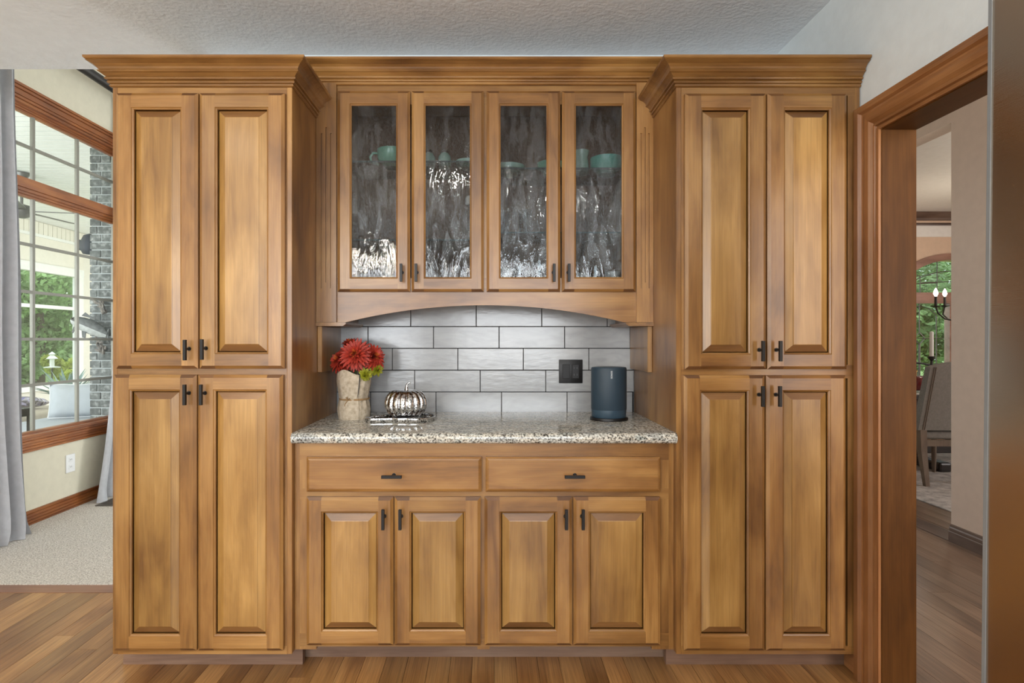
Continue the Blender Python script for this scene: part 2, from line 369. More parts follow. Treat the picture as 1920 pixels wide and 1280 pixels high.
# tiles, each its own piece
MB().box(-0.7395, 0.695, YB - 0.006, YB, 0.85, 1.46).build('grout_bed', M['grout'], wb)
TY0, TY1 = 2.69, YB
pitch = 122.9 / FPX * TY0; th = 40.75 / FPX * TY0
rows = [(775.5, 817.5), (734.7, 777.5), (693.7, 735.5), (652.8, 690), (612, 770), (571.3, 730)]
tile_cache = {}
for yb_, xj in rows:
    z0 = PZ(yb_, TY0); xs = PX(xj, TY0)
    while xs > -0.75: xs -= pitch
    while xs < 0.71:
        a, b_ = max(xs, -0.7395), min(xs + pitch, 0.695)
        if b_ - a > 0.012:
            key = round(b_ - a, 3)
            if key not in tile_cache:
                w = b_ - a
                tile_cache[key] = MB().cbox(-w / 2 + 0.0016, w / 2 - 0.0016, -0.005, 0.005, -th / 2 + 0.0016, th / 2 - 0.0016, 0.0014, 1).mesh('tile', M['tile'], 30)
            wrap('tile', tile_cache[key], wb, ((a + b_) / 2, TY0 + 0.005, z0 + th / 2))
        xs += pitch
# right wall with the doorway
wr = MB()
wr.box(XW, 1.498, 1.975, 7.2, 0, 3.0); wr.box(XW, 1.498, 1.0, 1.975, 2.012, 3.0); wr.box(XW, 1.498, -3.0, 1.0, 0, 3.0)
struct(wr.build('wall_right', M['rwall']), 'pale grey painted wall above and beside the wooden doorway', 'wall')
struct(MB().box(-3.25, -3.13, -3.0, 2.87, 0, 4.0).build('wall_left_kitchen', M['cream']), 'cream wall of the kitchen outside the picture on the left', 'wall')
kb = MB()
for a, b_ in ((-3.25, -2.8), (-1.1, -0.5), (1.2, 1.5)): kb.box(a, b_, -3.1, -3.0, 0, CZ)
kb.box(-2.8, 1.2, -3.1, -3.0, 0, 0.8); kb.box(-2.8, 1.2, -3.1, -3.0, 2.3, CZ)
struct(kb.build('wall_behind', M['rwall']), 'grey wall with two windows behind the viewer', 'wall')

# doorway: jambs and stepped casing
CASP = [(0, 0), (0, 0.030), (0.022, 0.030), (0.028, 0.019), (0.034, 0.017), (0.048, 0.022), (0.066, 0.021), (0.078, 0.010), (0.083, 0.010), (0.086, 0.017), (0.092, 0.017), (0.095, 0.008), (0.099, 0.008), (0.102, 0.014), (0.110, 0.014), (0.110, 0)]
dr = struct(empty('door_1', (XW, 1.96, 0)), 'stained wooden doorway with stepped casing in the right wall', 'doorway')
YJ0, YJ1, ZJ = 1.02, 1.962, 2.0
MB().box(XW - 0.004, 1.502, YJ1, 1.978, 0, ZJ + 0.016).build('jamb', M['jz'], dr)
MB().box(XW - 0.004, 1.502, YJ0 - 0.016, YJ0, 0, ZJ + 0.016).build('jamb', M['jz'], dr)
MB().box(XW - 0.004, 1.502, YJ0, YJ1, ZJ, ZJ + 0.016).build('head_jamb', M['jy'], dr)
def casing_piece(a0, a1, flip, name, mat, upright):
    """mitred strip of casing lying on the right wall; u runs outward from the opening"""
    mb = MB(); m = len(CASP); vs = []
    for end in (0, 1):
        for u, d in CASP:
            uu = 0.108 - u + 0.006       # profile starts at the outer edge
            if upright:
                y = YJ1 + uu if flip else YJ0 - uu
                vs.append((XW - d, y, 0 if end == 0 else ZJ + uu))
            else:
                vs.append((XW - d, (YJ0 - uu) if end == 0 else (YJ1 + uu), ZJ + uu))
    fs = [(k, (k + 1) % m, (k + 1) % m + m, k + m) for k in range(m)] + [list(range(m)), [m + k for k in range(m)][::-1]]
    mb.add(vs, fs); return mb.build(name, mat, dr)
casing_piece(0, 0, True, 'casing_leg', M['cz'], True)
casing_piece(0, 0, False, 'casing_leg', M['cz'], True)
casing_piece(0, 0, True, 'casing_head', M['cy'], False)

struct(MB().cbox(XW - 0.014, XW, 2.078, 2.16, 0, 0.11, 0.003).build('baseboard_right', M['cy']), 'short brown baseboard between the doorway casing and the cabinet toe kick', 'baseboard')
# ------------------------------------------------------------------ cabinets
def pull_mesh(horizontal=False):
    mb = MB(); h = 0.0375
    mb.cbox(-0.0055, 0.0055, -0.036, -0.025, -h, h, 0.001); mb.cyl((0, 0, 0.004), (0, -0.027, 0.004), 0.004, 10); mb.cyl((0, 0, 0.004), (0, -0.003, 0.004), 0.0075, 12)
    if horizontal: mb.v = [(z, y, x) for x, y, z in mb.v]
    return mb.mesh('pull', M['black'], 30)
PULL_V, PULL_H = pull_mesh(), pull_mesh(True)
T = 0.020                        # door thickness
def door(parent, x0, x1, z0, z1, yb, sw=0.058, rw=0.054, pull=None, glass=False, label=None):
    d = empty('glass_door' if glass else 'door', ((x0 + x1) / 2, yb, z0), parent)
    if label: d['label'] = label
    ch, ce, b, bd, pg = 0.011, 0.007, 0.007, 0.004, 0.009
    def Y(dep): return yb - dep
    for s in (0, 1):
        def a(u): return x0 + u if s == 0 else x1 - u
        mb = MB()
        mb.quad((a(0), Y(0), z0), (a(0), Y(0), z1), (a(0), Y(T - ce), z1), (a(0), Y(T - ce), z0))
        mb.quad((a(0), Y(T - ce), z0), (a(0), Y(T - ce), z1), (a(ch), Y(T), z1 - ch), (a(ch), Y(T), z0 + ch))
        mb.quad((a(ch), Y(T), z0 + ch), (a(ch), Y(T), z1 - ch), (a(sw), Y(T), z1 - ch), (a(sw), Y(T), z0 + ch))
        for z, k in ((z0, 1), (z1, -1)):
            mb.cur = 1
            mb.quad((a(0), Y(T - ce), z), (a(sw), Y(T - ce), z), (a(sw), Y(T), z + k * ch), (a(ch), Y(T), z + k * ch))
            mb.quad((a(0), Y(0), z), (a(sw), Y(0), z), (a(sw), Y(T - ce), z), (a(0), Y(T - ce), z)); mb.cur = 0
        q0, q1 = z0 + rw, z1 - rw
        mb.quad((a(sw), Y(T), q0), (a(sw), Y(T), q1), (a(sw + 0.002), Y(T - 0.003), q1 - 0.002), (a(sw + 0.002), Y(T - 0.003), q0 + 0.002))
        mb.quad((a(sw + 0.002), Y(T - 0.003), q0 + 0.002), (a(sw + 0.002), Y(T - 0.003), q1 - 0.002), (a(sw + b), Y(T - 0.006), q1 - b), (a(sw + b), Y(T - 0.006), q0 + b))
        mb.quad((a(sw + b), Y(T - 0.006), q0 + b), (a(sw + b), Y(T - 0.006), q1 - b), (a(sw + b), Y(0), q1 - b), (a(sw + b), Y(0), q0 + b))
        mb.quad((a(0), Y(0), z0), (a(0), Y(0), z1), (a(sw + b), Y(0), z1), (a(sw + b), Y(0), z0))
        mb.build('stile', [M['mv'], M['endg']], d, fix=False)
        zz, k = (z0, 1) if s == 0 else (z1, -1)
        xa, xb = x0 + sw, x1 - sw
        def c(u): return zz + k * u
        mb = MB()
        mb.quad((xa, Y(0), c(0)), (xb, Y(0), c(0)), (xb, Y(T - ce), c(0)), (xa, Y(T - ce), c(0)))
        mb.quad((xa, Y(T - ce), c(0)), (xb, Y(T - ce), c(0)), (xb, Y(T), c(ch)), (xa, Y(T), c(ch)))
        mb.quad((xa, Y(T), c(ch)), (xb, Y(T), c(ch)), (xb, Y(T), c(rw)), (xa, Y(T), c(rw)))
        mb.quad((xa, Y(T), c(rw)), (xb, Y(T), c(rw)), (xb - 0.002, Y(T - 0.003), c(rw + 0.002)), (xa + 0.002, Y(T - 0.003), c(rw + 0.002)))
        mb.quad((xa + 0.002, Y(T - 0.003), c(rw + 0.002)), (xb - 0.002, Y(T - 0.003), c(rw + 0.002)), (xb - b, Y(T - 0.006), c(rw + b)), (xa + b, Y(T - 0.006), c(rw + b)))
        mb.quad((xa + b, Y(T - 0.006), c(rw + b)), (xb - b, Y(T - 0.006), c(rw + b)), (xb - b, Y(0), c(rw + b)), (xa + b, Y(0), c(rw + b)))
        mb.quad((xa, Y(0), c(0)), (xb, Y(0), c(0)), (xb, Y(0), c(rw + b)), (xa, Y(0), c(rw + b)))
        mb.build('rail', M['mh'], d, fix=False)
    ix0, ix1, iz0, iz1 = x0 + sw + b, x1 - sw - b, z0 + rw + b, z1 - rw - b
    if glass:
        g = MB().box(ix0 - 0.003, ix1 + 0.003, yb - 0.010, yb - 0.006, iz0 - 0.003, iz1 + 0.003).build('glass_pane', M['rain'], d)
        g['label'] = 'streaked rain glass pane'
    else:
        bev = 0.026; mb = MB(); loops = [(0, 0.005), (0.003, 0.005), (0.003 + bev, T - 0.004), (0.003 + bev, T - 0.0025), (0.005 + bev, T - 0.002)]
        vs = []
        for u, dep in loops: vs += [(ix0 + u, Y(dep), iz0 + u), (ix1 - u, Y(dep), iz0 + u), (ix1 - u, Y(dep), iz1 - u), (ix0 + u, Y(dep), iz1 - u)]
        fs = []
        mi = []
        for i in range(len(loops) - 1):
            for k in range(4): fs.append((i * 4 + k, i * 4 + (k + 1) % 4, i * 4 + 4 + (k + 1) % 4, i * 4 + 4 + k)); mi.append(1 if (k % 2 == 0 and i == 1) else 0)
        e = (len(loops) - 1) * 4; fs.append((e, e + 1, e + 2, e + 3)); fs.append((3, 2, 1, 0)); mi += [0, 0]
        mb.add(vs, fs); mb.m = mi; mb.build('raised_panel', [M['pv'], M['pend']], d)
    if pull:
        wrap('pull', PULL_V, d, (pull[0], yb - T, pull[1]))['label'] = 'black bar pull'
    return d
def drawer(parent, x0, x1, z0, z1, yb, pull):
    d = empty('drawer', ((x0 + x1) / 2, yb, z0), parent); ch, ce = 0.012, 0.007
    mb = MB(); vs = []
    loops = [(0, 0.0), (0, T - ce), (ch * 0.5, T - 0.0025), (ch, T)]
    for u, dep in loops: vs += [(x0 + u, yb - dep, z0 + u), (x1 - u, yb - dep, z0 + u), (x1 - u, yb - dep, z1 - u), (x0 + u, yb - dep, z1 - u)]
    fs = [(3, 2, 1, 0)]
    for i in range(len(loops) - 1):
        for k in range(4): fs.append((i * 4 + k, i * 4 + (k + 1) % 4, i * 4 + 4 + (k + 1) % 4, i * 4 + 4 + k))
    e = (len(loops) - 1) * 4; fs.append((e, e + 1, e + 2, e + 3)); mb.add(vs, fs)
    mb.build('drawer_front', M['mh'], d)
    wrap('pull', PULL_H, d, (pull[0], yb - T, pull[1]))['label'] = 'black bar pull'
    return d
CROWN = [(-0.004, 0.0), (0.003, 0.0), (0.008, 0.003), (0.008, 0.007), (0.004, 0.009), (0.005, 0.011), (0.012, 0.013), (0.014, 0.017), (0.012, 0.020), (0.008, 0.021), (0.010, 0.023), (0.018, 0.025), (0.020, 0.029), (0.018, 0.032),
         (0.015, 0.034), (0.019, 0.037), (0.026, 0.043), (0.034, 0.047), (0.036, 0.050), (0.030, 0.0525), (0.033, 0.055), (0.037, 0.062), (0.045, 0.069), (0.057, 0.074), (0.061, 0.0755), (0.058, 0.078),
         (0.063, 0.080), (0.066, 0.083), (0.066, 0.090), (-0.004, 0.090)]
YF = 2.08                        # face frames of the tall cabinets
DS = FPX / (YF - T)              # pixels per metre on their doors
def dx(x): return (x - 919) / DS
def dz(y): return EYE - (y - 637) / DS
ZB = PZ(1226, YF)                # underside of the tall cabinets
ZT = 2.292; ZC = 2.202

def tall_cabinet(x0, x1, doors, label, crown_path, kick):
    c = empty('tall_cabinet', ((x0 + x1) / 2, YF, 0), None, label, 'cabinet', 'tall cabinets beside the counter')
    MB().cbox(x0, x0 + 0.019, YF, YB - 0.012, ZB, ZC + 0.02, 0.0012).build('side_panel', M['mv'], c)
    MB().cbox(x1 - 0.019, x1, YF, YB - 0.012, ZB, ZC + 0.02, 0.0012).build('side_panel', M['mv'], c)
    MB().box(x0 + 0.019, x1 - 0.019, YF + 0.02, YB - 0.012, ZB, ZB + 0.018).build('bottom_panel', M['my'], c)
    MB().box(x0 + 0.019, x1 - 0.019, YF + 0.02, YB - 0.012, ZC, ZC + 0.018).build('top_panel', M['my'], c)
    MB().box(x0 + 0.019, x1 - 0.019, YB - 0.02, YB - 0.012, ZB + 0.018, ZC).build('back_panel', M['mv'], c)
    zs = dz(697)
    xm = dx((doors[0][1] + doors[1][0]) / 2)
    for a, b_ in ((x0 + 0.019, x0 + 0.045), (xm - 0.02, xm + 0.02), (x1 - 0.045, x1 - 0.019)): MB().box(a, b_, YF + 0.0006, YF + 0.02, ZB + 0.018, ZC).build('frame_stile', M['mv'], c)
    for a, b_ in ((ZB, ZB + 0.03), (zs - 0.025, zs + 0.025), (ZC - 0.03, ZC + 0.002)): MB().box(x0 + 0.0191, x1 - 0.0191, YF + 0.0003, YF + 0.0195, a, b_).build('frame_rail', M['mh'], c)
    for (xa, xb, ya, yb_, pxx, pyy) in doors:
        door(c, dx(xa), dx(xb), dz(yb_), dz(ya), YF, pull=(PX(pxx, YF - 0.05), PZ(pyy, YF - 0.05)))
    MB().sweep(crown_path, CROWN, ZC).build('crown_moulding', M['mh'], c)
    MB().box(*kick).build('kick_board', M['kick'], c)
    return c
XL0, XL1, XR0, XR1 = -1.410, -0.740, 0.695, 1.381
tall_cabinet(XL0, XL1, [(216, 369.5, 173, 691, 346.5, 656), (373, 532.5, 173, 691, 378.5, 655), (212, 367, 702.5, 1221, 346, 740), (370, 529.5, 702.5, 1221, 376.5, 740)],
             'tall maple cabinet with four raised panel doors left of the counter',
             [(XL0, 2.6), (XL0, YF), (XL1, YF), (XL1, 2.375)],
             (-1.425, XL1 + 0.012, 2.163, 2.19, 0.0, ZB))
tall_cabinet(XR0, XR1, [(1285.5, 1437.5, 174, 692, 1431, 658), (1440.5, 1589.5, 174, 692, 1463.5, 658), (1283, 1435, 703.5, 1221, 1430.5, 743), (1438, 1587.5, 703.5, 1221, 1462.5, 743)],
             'tall maple cabinet with four raised panel doors next to the doorway',
             [(XR0, 2.375), (XR0, YF), (XR1, YF)],
             (XR0 - 0.012, XR1, 2.163, 2.19, 0.0, ZB))
# base cabinet
YBF = 2.105
BS = FPX / (YBF - T)
def bx_(x): return (x - 919) / BS
def bz_(y): return EYE - (y - 637) / BS
bc = empty('base_cabinet', (-0.02, YBF, 0), None, 'maple base cabinet with two drawers and four doors under the granite counter', 'cabinet')
ZBB = PZ(1217, YBF); ZBT = 0.874
MB().box(XL1 + 0.001, XL1 + 0.02, YBF, YB - 0.012, ZBB, ZBT).build('side_panel', M['mv'], bc)
MB().box(XR0 - 0.02, XR0 - 0.001, YBF, YB - 0.012, ZBB, ZBT).build('side_panel', M['mv'], bc)
MB().box(XL1 + 0.02, XR0 - 0.02, YBF + 0.02, YB - 0.012, ZBB, ZBB + 0.018).build('bottom_panel', M['my'], bc)
f = MB()
for xa, xb in ((553, 590), (895, 918), (1225, 1266)): MB().box(max(bx_(xa), XL1 + 0.02), min(bx_(xb), XR0 - 0.02), YBF + 0.0005, YBF + 0.02, ZBB, ZBT).build('frame_stile', M['mv'], bc)
for ya, yb_ in ((1192, 1217), (918, 938), (833, 864)): MB().box(XL1 + 0.0201, XR0 - 0.0201, YBF + 0.0001, YBF + 0.0195, max(bz_(yb_), ZBB), min(bz_(ya), ZBT)).build('frame_rail', M['mh'], bc)
MB().box(bx_(730), bx_(746), YBF + 0.001, YBF + 0.019, ZBB + 0.02, bz_(938)).build('mullion', M['mv'], bc)
MB().box(bx_(1066), bx_(1082), YBF + 0.001, YBF + 0.019, ZBB + 0.02, bz_(938)).build('mullion', M['mv'], bc)
for xa, xb, px_ in ((574, 903, 734), (910.5, 1239, 1078)):
    drawer(bc, bx_(xa), bx_(xb), bz_(922.5), bz_(857), YBF, (PX(px_, YBF - 0.05), PZ(894, YBF - 0.05)))
for xa, xb, px_ in ((574, 737, 718), (739.5, 901, 750), (908.5, 1073, 1062), (1075.5, 1239, 1093.5)):
    door(bc, bx_(xa), bx_(xb), bz_(1211), bz_(932.5), YBF, sw=0.056, rw=0.052, pull=(PX(px_, YBF - 0.05), PZ(974, YBF - 0.05)))
MB().box(XL1 + 0.001, XR0 - 0.001, 2.215, 2.235, 0, ZBB).build('kick_board', M['kick'], bc)
# worktop
def rounded_slab(x0, x1, y0, y1, z0, z1, r):
    prof = [(y1, z0), (y0 + r, z0)] + [(y0 + r - r * math.sin(t), (z0 + z1) / 2 - (z1 - z0) / 2 * math.cos(t)) for t in [math.pi * k / 8 for k in range(1, 8)]] + [(y0 + r, z1), (y1, z1)]
    mb = MB(); mb.prism(prof, x0, x1, 'x'); return mb
wt = rounded_slab(XL1 + 0.0005, XR0 - 0.0005, 2.062, TY0 - 0.0005, 0.874, 0.913, 0.016).build('worktop', M['granite'], None, 40)
setp(wt, 'speckled grey and cream granite worktop between the tall cabinets', 'worktop')

# wall cabinet with glass doors
YU = 2.38
US = FPX / (YU - T)
def ux(x): return (x - 919) / US
def uz(y): return EYE - (y - 637) / US
wc = empty('wall_cabinet', (-0.02, YU, 1.45), None, 'maple wall cabinet with four rain glass doors and arched valance', 'cabinet')
PLX, PRX = PX(632, YU), PX(1192, YU)
ZU0, ZU1 = 1.458, 2.352
for a, b_ in ((XL1 + 0.001, PLX), (PRX, XR0 - 0.001)):
    # pilaster with three flutes: built as strips with sunk grooves
    w = b_ - a; z0, z1 = 1.335, ZU1
    p = MB(); gx = [a + w * t for t in (0.27, 0.5, 0.73)]; gw = 0.0032
    edges = [a] + [v for g in gx for v in (g - gw, g + gw)] + [b_]
    p.box(a, b_, YU - 0.007, YU + 0.012, z0, z1)
    tops = [PZ(252, YU), PZ(241, YU), PZ(252, YU)]; bots = [PZ(541, YU), PZ(530, YU), PZ(541, YU)]
    for i in range(4): p.box(edges[2 * i], edges[2 * i + 1], YU - 0.014, YU - 0.007, z0, z1)
    for i in range(3):
        p.box(gx[i] - gw, gx[i] + gw, YU - 0.014, YU - 0.007, tops[i], z1); p.box(gx[i] - gw, gx[i] + gw, YU - 0.014, YU - 0.007, z0, bots[i])
    p.build('fluted_pilaster', M['mv'], wc)
MB().box(PLX - 0.001, PLX + 0.018, YU + 0.013, TY0 - 0.001, 1.335, ZU1).build('side_panel', M['mv'], wc)
MB().box(PRX - 0.018, PRX + 0.001, YU + 0.013, TY0 - 0.001, 1.335, ZU1).build('side_panel', M['mv'], wc)
MB().box(PLX + 0.018, PRX - 0.018, YU + 0.02, TY0 - 0.001, ZU0, ZU0 + 0.018).build('bottom_panel', M['my'], wc)
MB().box(PLX + 0.018, PRX - 0.018, YU + 0.02, TY0 - 0.001, ZU1 - 0.018, ZU1).build('top_panel', M['my'], wc)
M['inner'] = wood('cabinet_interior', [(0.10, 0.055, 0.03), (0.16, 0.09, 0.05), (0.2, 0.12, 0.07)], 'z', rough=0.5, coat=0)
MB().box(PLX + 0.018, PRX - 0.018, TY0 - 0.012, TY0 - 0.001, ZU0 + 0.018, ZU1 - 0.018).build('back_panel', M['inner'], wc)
xm = PX(910, YU)
MB().box(xm - 0.009, xm + 0.009, YU + 0.02, TY0 - 0.012, ZU0 + 0.018, ZU1 - 0.018).build('divider', M['mv'], wc)
f = MB()
for a, b_ in ((PLX, PLX + 0.035), (xm - 0.022, xm + 0.022), (PRX - 0.035, PRX)): MB().box(a, b_, YU + 0.0005, YU + 0.02, ZU0, ZU1).build('frame_stile', M['mv'], wc)
f = MB(); f.box(PLX, PRX, YU + 0.0002, YU + 0.0198, uz(192), ZU1); f.build('frame_rail', M['mh'], wc)
# arched valance
zbot = PZ(604, YU); ztop = PZ(572, YU); vx0, vx1 = PX(648, YU), PX(1170, YU)
pts = [(PLX, uz(520)), (PLX, zbot), (vx0, zbot)]
cxm = (vx0 + vx1) / 2; hw = (vx1 - vx0) / 2; h = ztop - zbot; RA = (hw * hw + h * h) / (2 * h)
for k in range(1, 40):
    x = vx0 + (vx1 - vx0) * k / 40
    pts.append((x, ztop - RA + math.sqrt(RA * RA - (x - cxm) ** 2)))
pts += [(vx1, zbot), (PRX, zbot), (PRX, uz(520))]
MB().prism(pts, YU - 0.001, YU + 0.018, 'y').build('arched_valance', M['mh'], wc)
for x0, x1, nm in ((XL1 + 0.0006, PX(650, YU), 1), (PX(1172, YU), XR0 - 0.0006, -1)):
    mb = MB()   # ledge under the pilaster, chamfered at its inner edge
    zt, zb_ = 1.334, 1.319
    if nm == 1: pr = [(x0, zb_), (x1 - 0.012, zb_), (x1, zb_ + 0.008), (x1, zt), (x0, zt)]
    else: pr = [(x1, zb_), (x1, zt), (x0, zt), (x0, zb_ + 0.008), (x0 + 0.012, zb_)]
    mb.prism(pr, YU - 0.018, TY0 - 0.001, 'y').build('ledge', M['my'], wc)
for x0, x1 in ((XL1 + 0.0006, XL1 + 0.02), (XR0 - 0.02, XR0 - 0.0006)):
    MB().cbox(x0, x1, 2.385, TY0 - 0.001, 1.121, 1.319, 0.0015).build('side_block', M['mv'], wc)
for xa, xb, px_ in ((632.5, 768.5, 752), (771.5, 907, 780), (912.5, 1051, 1039), (1054, 1192.5, 1067)):
    door(wc, ux(xa), ux(xb), uz(546.5), uz(169.5), YU, sw=0.052, rw=0.055, glass=True, pull=(PX(px_, YU - 0.05), PZ(511, YU - 0.05)))
MB().sweep([(XL1 - 0.05, YU - 0.005), (XR0 + 0.05, YU - 0.005)], CROWN, 2.345).build('crown_moulding', M['mh'], wc)
SH = {}
for nm, xa, xb, zs in (('L', PLX + 0.019, xm - 0.010, (2.040, 1.698)), ('R', xm + 0.010, PRX - 0.019, (2.010, 1.730))):
    for i, z in enumerate(zs):
        t = 0.008 if i == 0 else 0.006
        mb = MB(); mb.box(xa, xb, 2.425, TY0 - 0.013, z - t, z); mb.cur = 1; mb.box(xa, xb, 2.4235, 2.425, z - t, z)
        mb.build('glass_shelf', [M['shelfg'], M['shelfe']], wc); SH[nm, i] = z

# dishes behind the glass
def cup_profile(r, h, foot=0.55, th_=0.004):
    out = [(r * foot, 0), (r * foot, 0.006), (r * 0.75, 0.02), (r * 0.95, h * 0.5), (r, h)]
    return out + [(r - th_, h), (r * 0.95 - th_, h * 0.5), (r * 0.7, 0.02), (0.0, 0.012)]
def dish(name, prof, x, y, z, mat, label, cat, handle=None, sm=50, group='dishes behind the glass doors', extra=None):
    o = empty(name, (x, y, z), None, label, cat, group)
    MB().lathe([(r, zz + z) for r, zz in prof], (x, y), 28).build('body', mat, o, sm)
    if handle:
        s, r, h = handle
        pth = [(x + s * (r - 0.004), y, z + h * 0.85), (x + s * (r + 0.02), y, z + h * 0.88), (x + s * (r + 0.034), y, z + h * 0.65), (x + s * (r + 0.028), y, z + h * 0.35), (x + s * (r - 0.006), y, z + h * 0.2)]
        MB().tube(pth, 0.0055, 8).build('handle', mat, o, 60)
    if extra: extra(o)
    return o
dish('jade_cup', cup_profile(0.068, 0.078, 0.5), -0.445, 2.53, SH['L', 0], M['jade'], 'large jade green cup on the top shelf behind the leftmost glass door', 'cup', (-1, 0.066, 0.078))
def shaker(x, lab):
    z = SH['L', 0]
    o = empty('shaker', (x, 2.53, z), None, lab, 'shaker', 'dishes behind the glass doors')
    MB().lathe([(0.026, z), (0.030, z + 0.02), (0.028, z + 0.05), (0.018, z + 0.066)], (x, 2.53), 20).build('body', M['jade2'], o, 50)
    MB().lathe([(0.018, z + 0.066), (0.019, z + 0.074), (0.012, z + 0.083), (0.0, z + 0.085)], (x, 2.53), 20).build('cap', M['steelcap'], o, 50)
shaker(-0.278, 'pale green shaker nearer the jade cup on the top shelf')
shaker(-0.207, 'pale green shaker beside the low bowl on the top shelf')
dish('bowl', cup_profile(0.058, 0.032), -0.10, 2.54, SH['L', 0], M['jade2'], 'low pale green bowl on the top shelf right of the two shakers', 'bowl')
dish('bowl', cup_profile(0.075, 0.038), 0.085, 2.54, SH['R', 0], M['jade2'], 'low pale bowl on the top shelf behind the third glass door', 'bowl')
dish('bowl', cup_profile(0.062, 0.05), 0.275, 2.53, SH['R', 0], M['jade'], 'green bowl on the top shelf half hidden by the door stile', 'bowl')
dish('vase', [(0.03, 0), (0.036, 0.01), (0.034, 0.05), (0.030, 0.075), (0.038, 0.105), (0.034, 0.105), (0.026, 0.075), (0.030, 0.05), (0, 0.01)], 0.412, 2.53, SH['R', 0], M['jade2'], 'pale green flared vase on the top shelf behind the rightmost glass door', 'vase')
dish('bowl', cup_profile(0.074, 0.075), 0.53, 2.54, SH['R', 0], M['teal'], 'deep teal bowl on the top shelf behind the rightmost glass door', 'bowl')
def tumbler(x, y, z, lab, mat='clear', r=0.032, h=0.12):
    dish('tumbler', [(r * 0.85, 0), (r, h), (r - 0.003, h), (r * 0.8, 0.012), (0, 0.012)], x, y, z, M[mat], lab, 'glass', group='glassware behind the glass doors')
ZF = ZU0 + 0.018
tumbler(0.135, 2.55, ZF, 'clear tumbler on the cabinet floor right of the white card')
tumbler(0.225, 2.53, ZF, 'clear tumbler on the cabinet floor beside the third door stile', h=0.14)
tumbler(0.485, 2.56, ZF, 'clear tumbler on the cabinet floor behind the rightmost glass door')
dish('mug', cup_profile(0.036, 0.085, 0.9), 0.40, 2.53, ZF, M['milk'], 'white mug on the cabinet floor behind the rightmost glass door', 'mug', (1, 0.034, 0.085))
dish('cup', cup_profile(0.036, 0.09, 0.9), 0.555, 2.52, ZF, M['milk'], 'pale straight cup at the right end of the cabinet floor', 'cup')
tumbler(0.06, 2.56, SH['R', 1], 'clear tumbler on the lower shelf behind the third glass door, left one')
tumbler(0.16, 2.54, SH['R', 1], 'clear tumbler on the lower shelf behind the third glass door, right one')
b_ = empty('decanter', (-0.095, 2.52, SH['L', 1]), None, 'clear bottle with white stopper behind the second glass door', 'bottle')
z = SH['L', 1]
MB().lathe([(0.032, z), (0.034, z + 0.10), (0.014, z + 0.15), (0.012, z + 0.172)], (-0.095, 2.52), 20).build('body', M['clear'], b_, 50)
MB().lathe([(0.012, z + 0.172), (0.018, z + 0.178), (0.019, z + 0.20), (0.012, z + 0.212), (0, z + 0.214)], (-0.095, 2.52), 16).build('stopper', M['milk'], b_, 50)
cd = empty('card', (0.062, 2.47, ZF), None, 'small white card with dark scribble inside the third glass door', 'card')
MB().cbox(0.040, 0.084, 2.4705, 2.4725, ZF, ZF + 0.105, 0.0008).build('card_face', M['milk'], cd)
MB().tube([(0.046 + 0.0035 * k, 2.4698, ZF + 0.083 + (0.006 if k % 2 else -0.004)) for k in range(9)], 0.0009, 5).build('scribble', M['slot'], cd)

# ------------------------------------------------------------------ things on the counter
ZW = 0.913
def burlap_mat():
    m, nt, b, out = new_mat('burlap')
    mp = coords(nt, (1, 1, 1), False)
    w1 = N(nt, 'ShaderNodeTexWave', i_Scale=300.0, i_Distortion=1.0); w1.bands_direction = 'DIAGONAL'; L(nt, mp, 0, w1, 'Vector')
    n1 = N(nt, 'ShaderNodeTexNoise', i_Scale=60.0, i_Detail=4.0); L(nt, mp, 0, n1, 'Vector')
    ad = N(nt, 'ShaderNodeMath', operation='MULTIPLY_ADD', i_1=0.18); L(nt, w1, 'Fac', ad, 0); L(nt, n1, 'Fac', ad, 2)
    r = ramp(nt, [(0.35, (0.36, 0.28, 0.19)), (0.65, (0.56, 0.47, 0.35)), (0.95, (0.68, 0.60, 0.48))]); L(nt, ad, 0, r, 0); L(nt, r, 0, b, 'Base Color')
    b.inputs['Roughness'].default_value = 0.95
    bp = N(nt, 'ShaderNodeBump', i_Strength=0.5, i_Distance=0.003); L(nt, ad, 0, bp, 'Height'); L(nt, bp, 0, b, 'Normal')
    return m
M['burlap'] = burlap_mat()
M['twine'] = plain('twine', (0.36, 0.22, 0.10), 0.9, bump=0.5, bscale=300)
VX, VY = -0.603, 2.475
va = empty('vase', (VX, VY, ZW), None, 'burlap wrapped flower vase tied with twine on the counter', 'vase')
mb = MB(); nth = 72; nz = 22; H = 0.215; vs = []; fs = []
for i in range(nz + 1):
    t = i / nz
    for k in range(nth + 1):
        fk = k / nth; th_ = R(-62) + fk * 2 * math.pi
        zr = 0.086                                        # twine height
        front = math.cos(th_ - R(-115))
        top = H * (1 + 0.07 * math.sin(3 * th_ + 0.4) - 0.10 * max(0, math.cos((th_ - R(-80)) / 1.0)) ** 6)
        z = t * top
        if z < zr: r = 0.064 + 0.008 * math.sin(math.pi * z / zr) - 0.006 * (z / zr) + 0.0028 * math.cos(13 * th_) * (z / zr) ** 1.5
        else:
            q = (z - zr) / (H - zr); r = 0.058 + 0.016 * min(1, q * 1.7) - 0.003 * q + 0.0022 * math.cos(9 * th_ + 1) * (1 - q)
        q = max(0, (z - zr) / (H - zr))
        r += 0.006 * fk + (0.010 * q * max(0, 1 - fk * 18)) * -1
        vs.append((VX + r * math.cos(th_), VY + r * math.sin(th_), ZW + z))
for i in range(nz):
    for k in range(nth): a = i * (nth + 1) + k; fs.append((a, a + 1, a + nth + 2, a + nth + 1))
mb.add(vs, fs); mb.build('burlap_wrap', M['burlap'], va, 60)
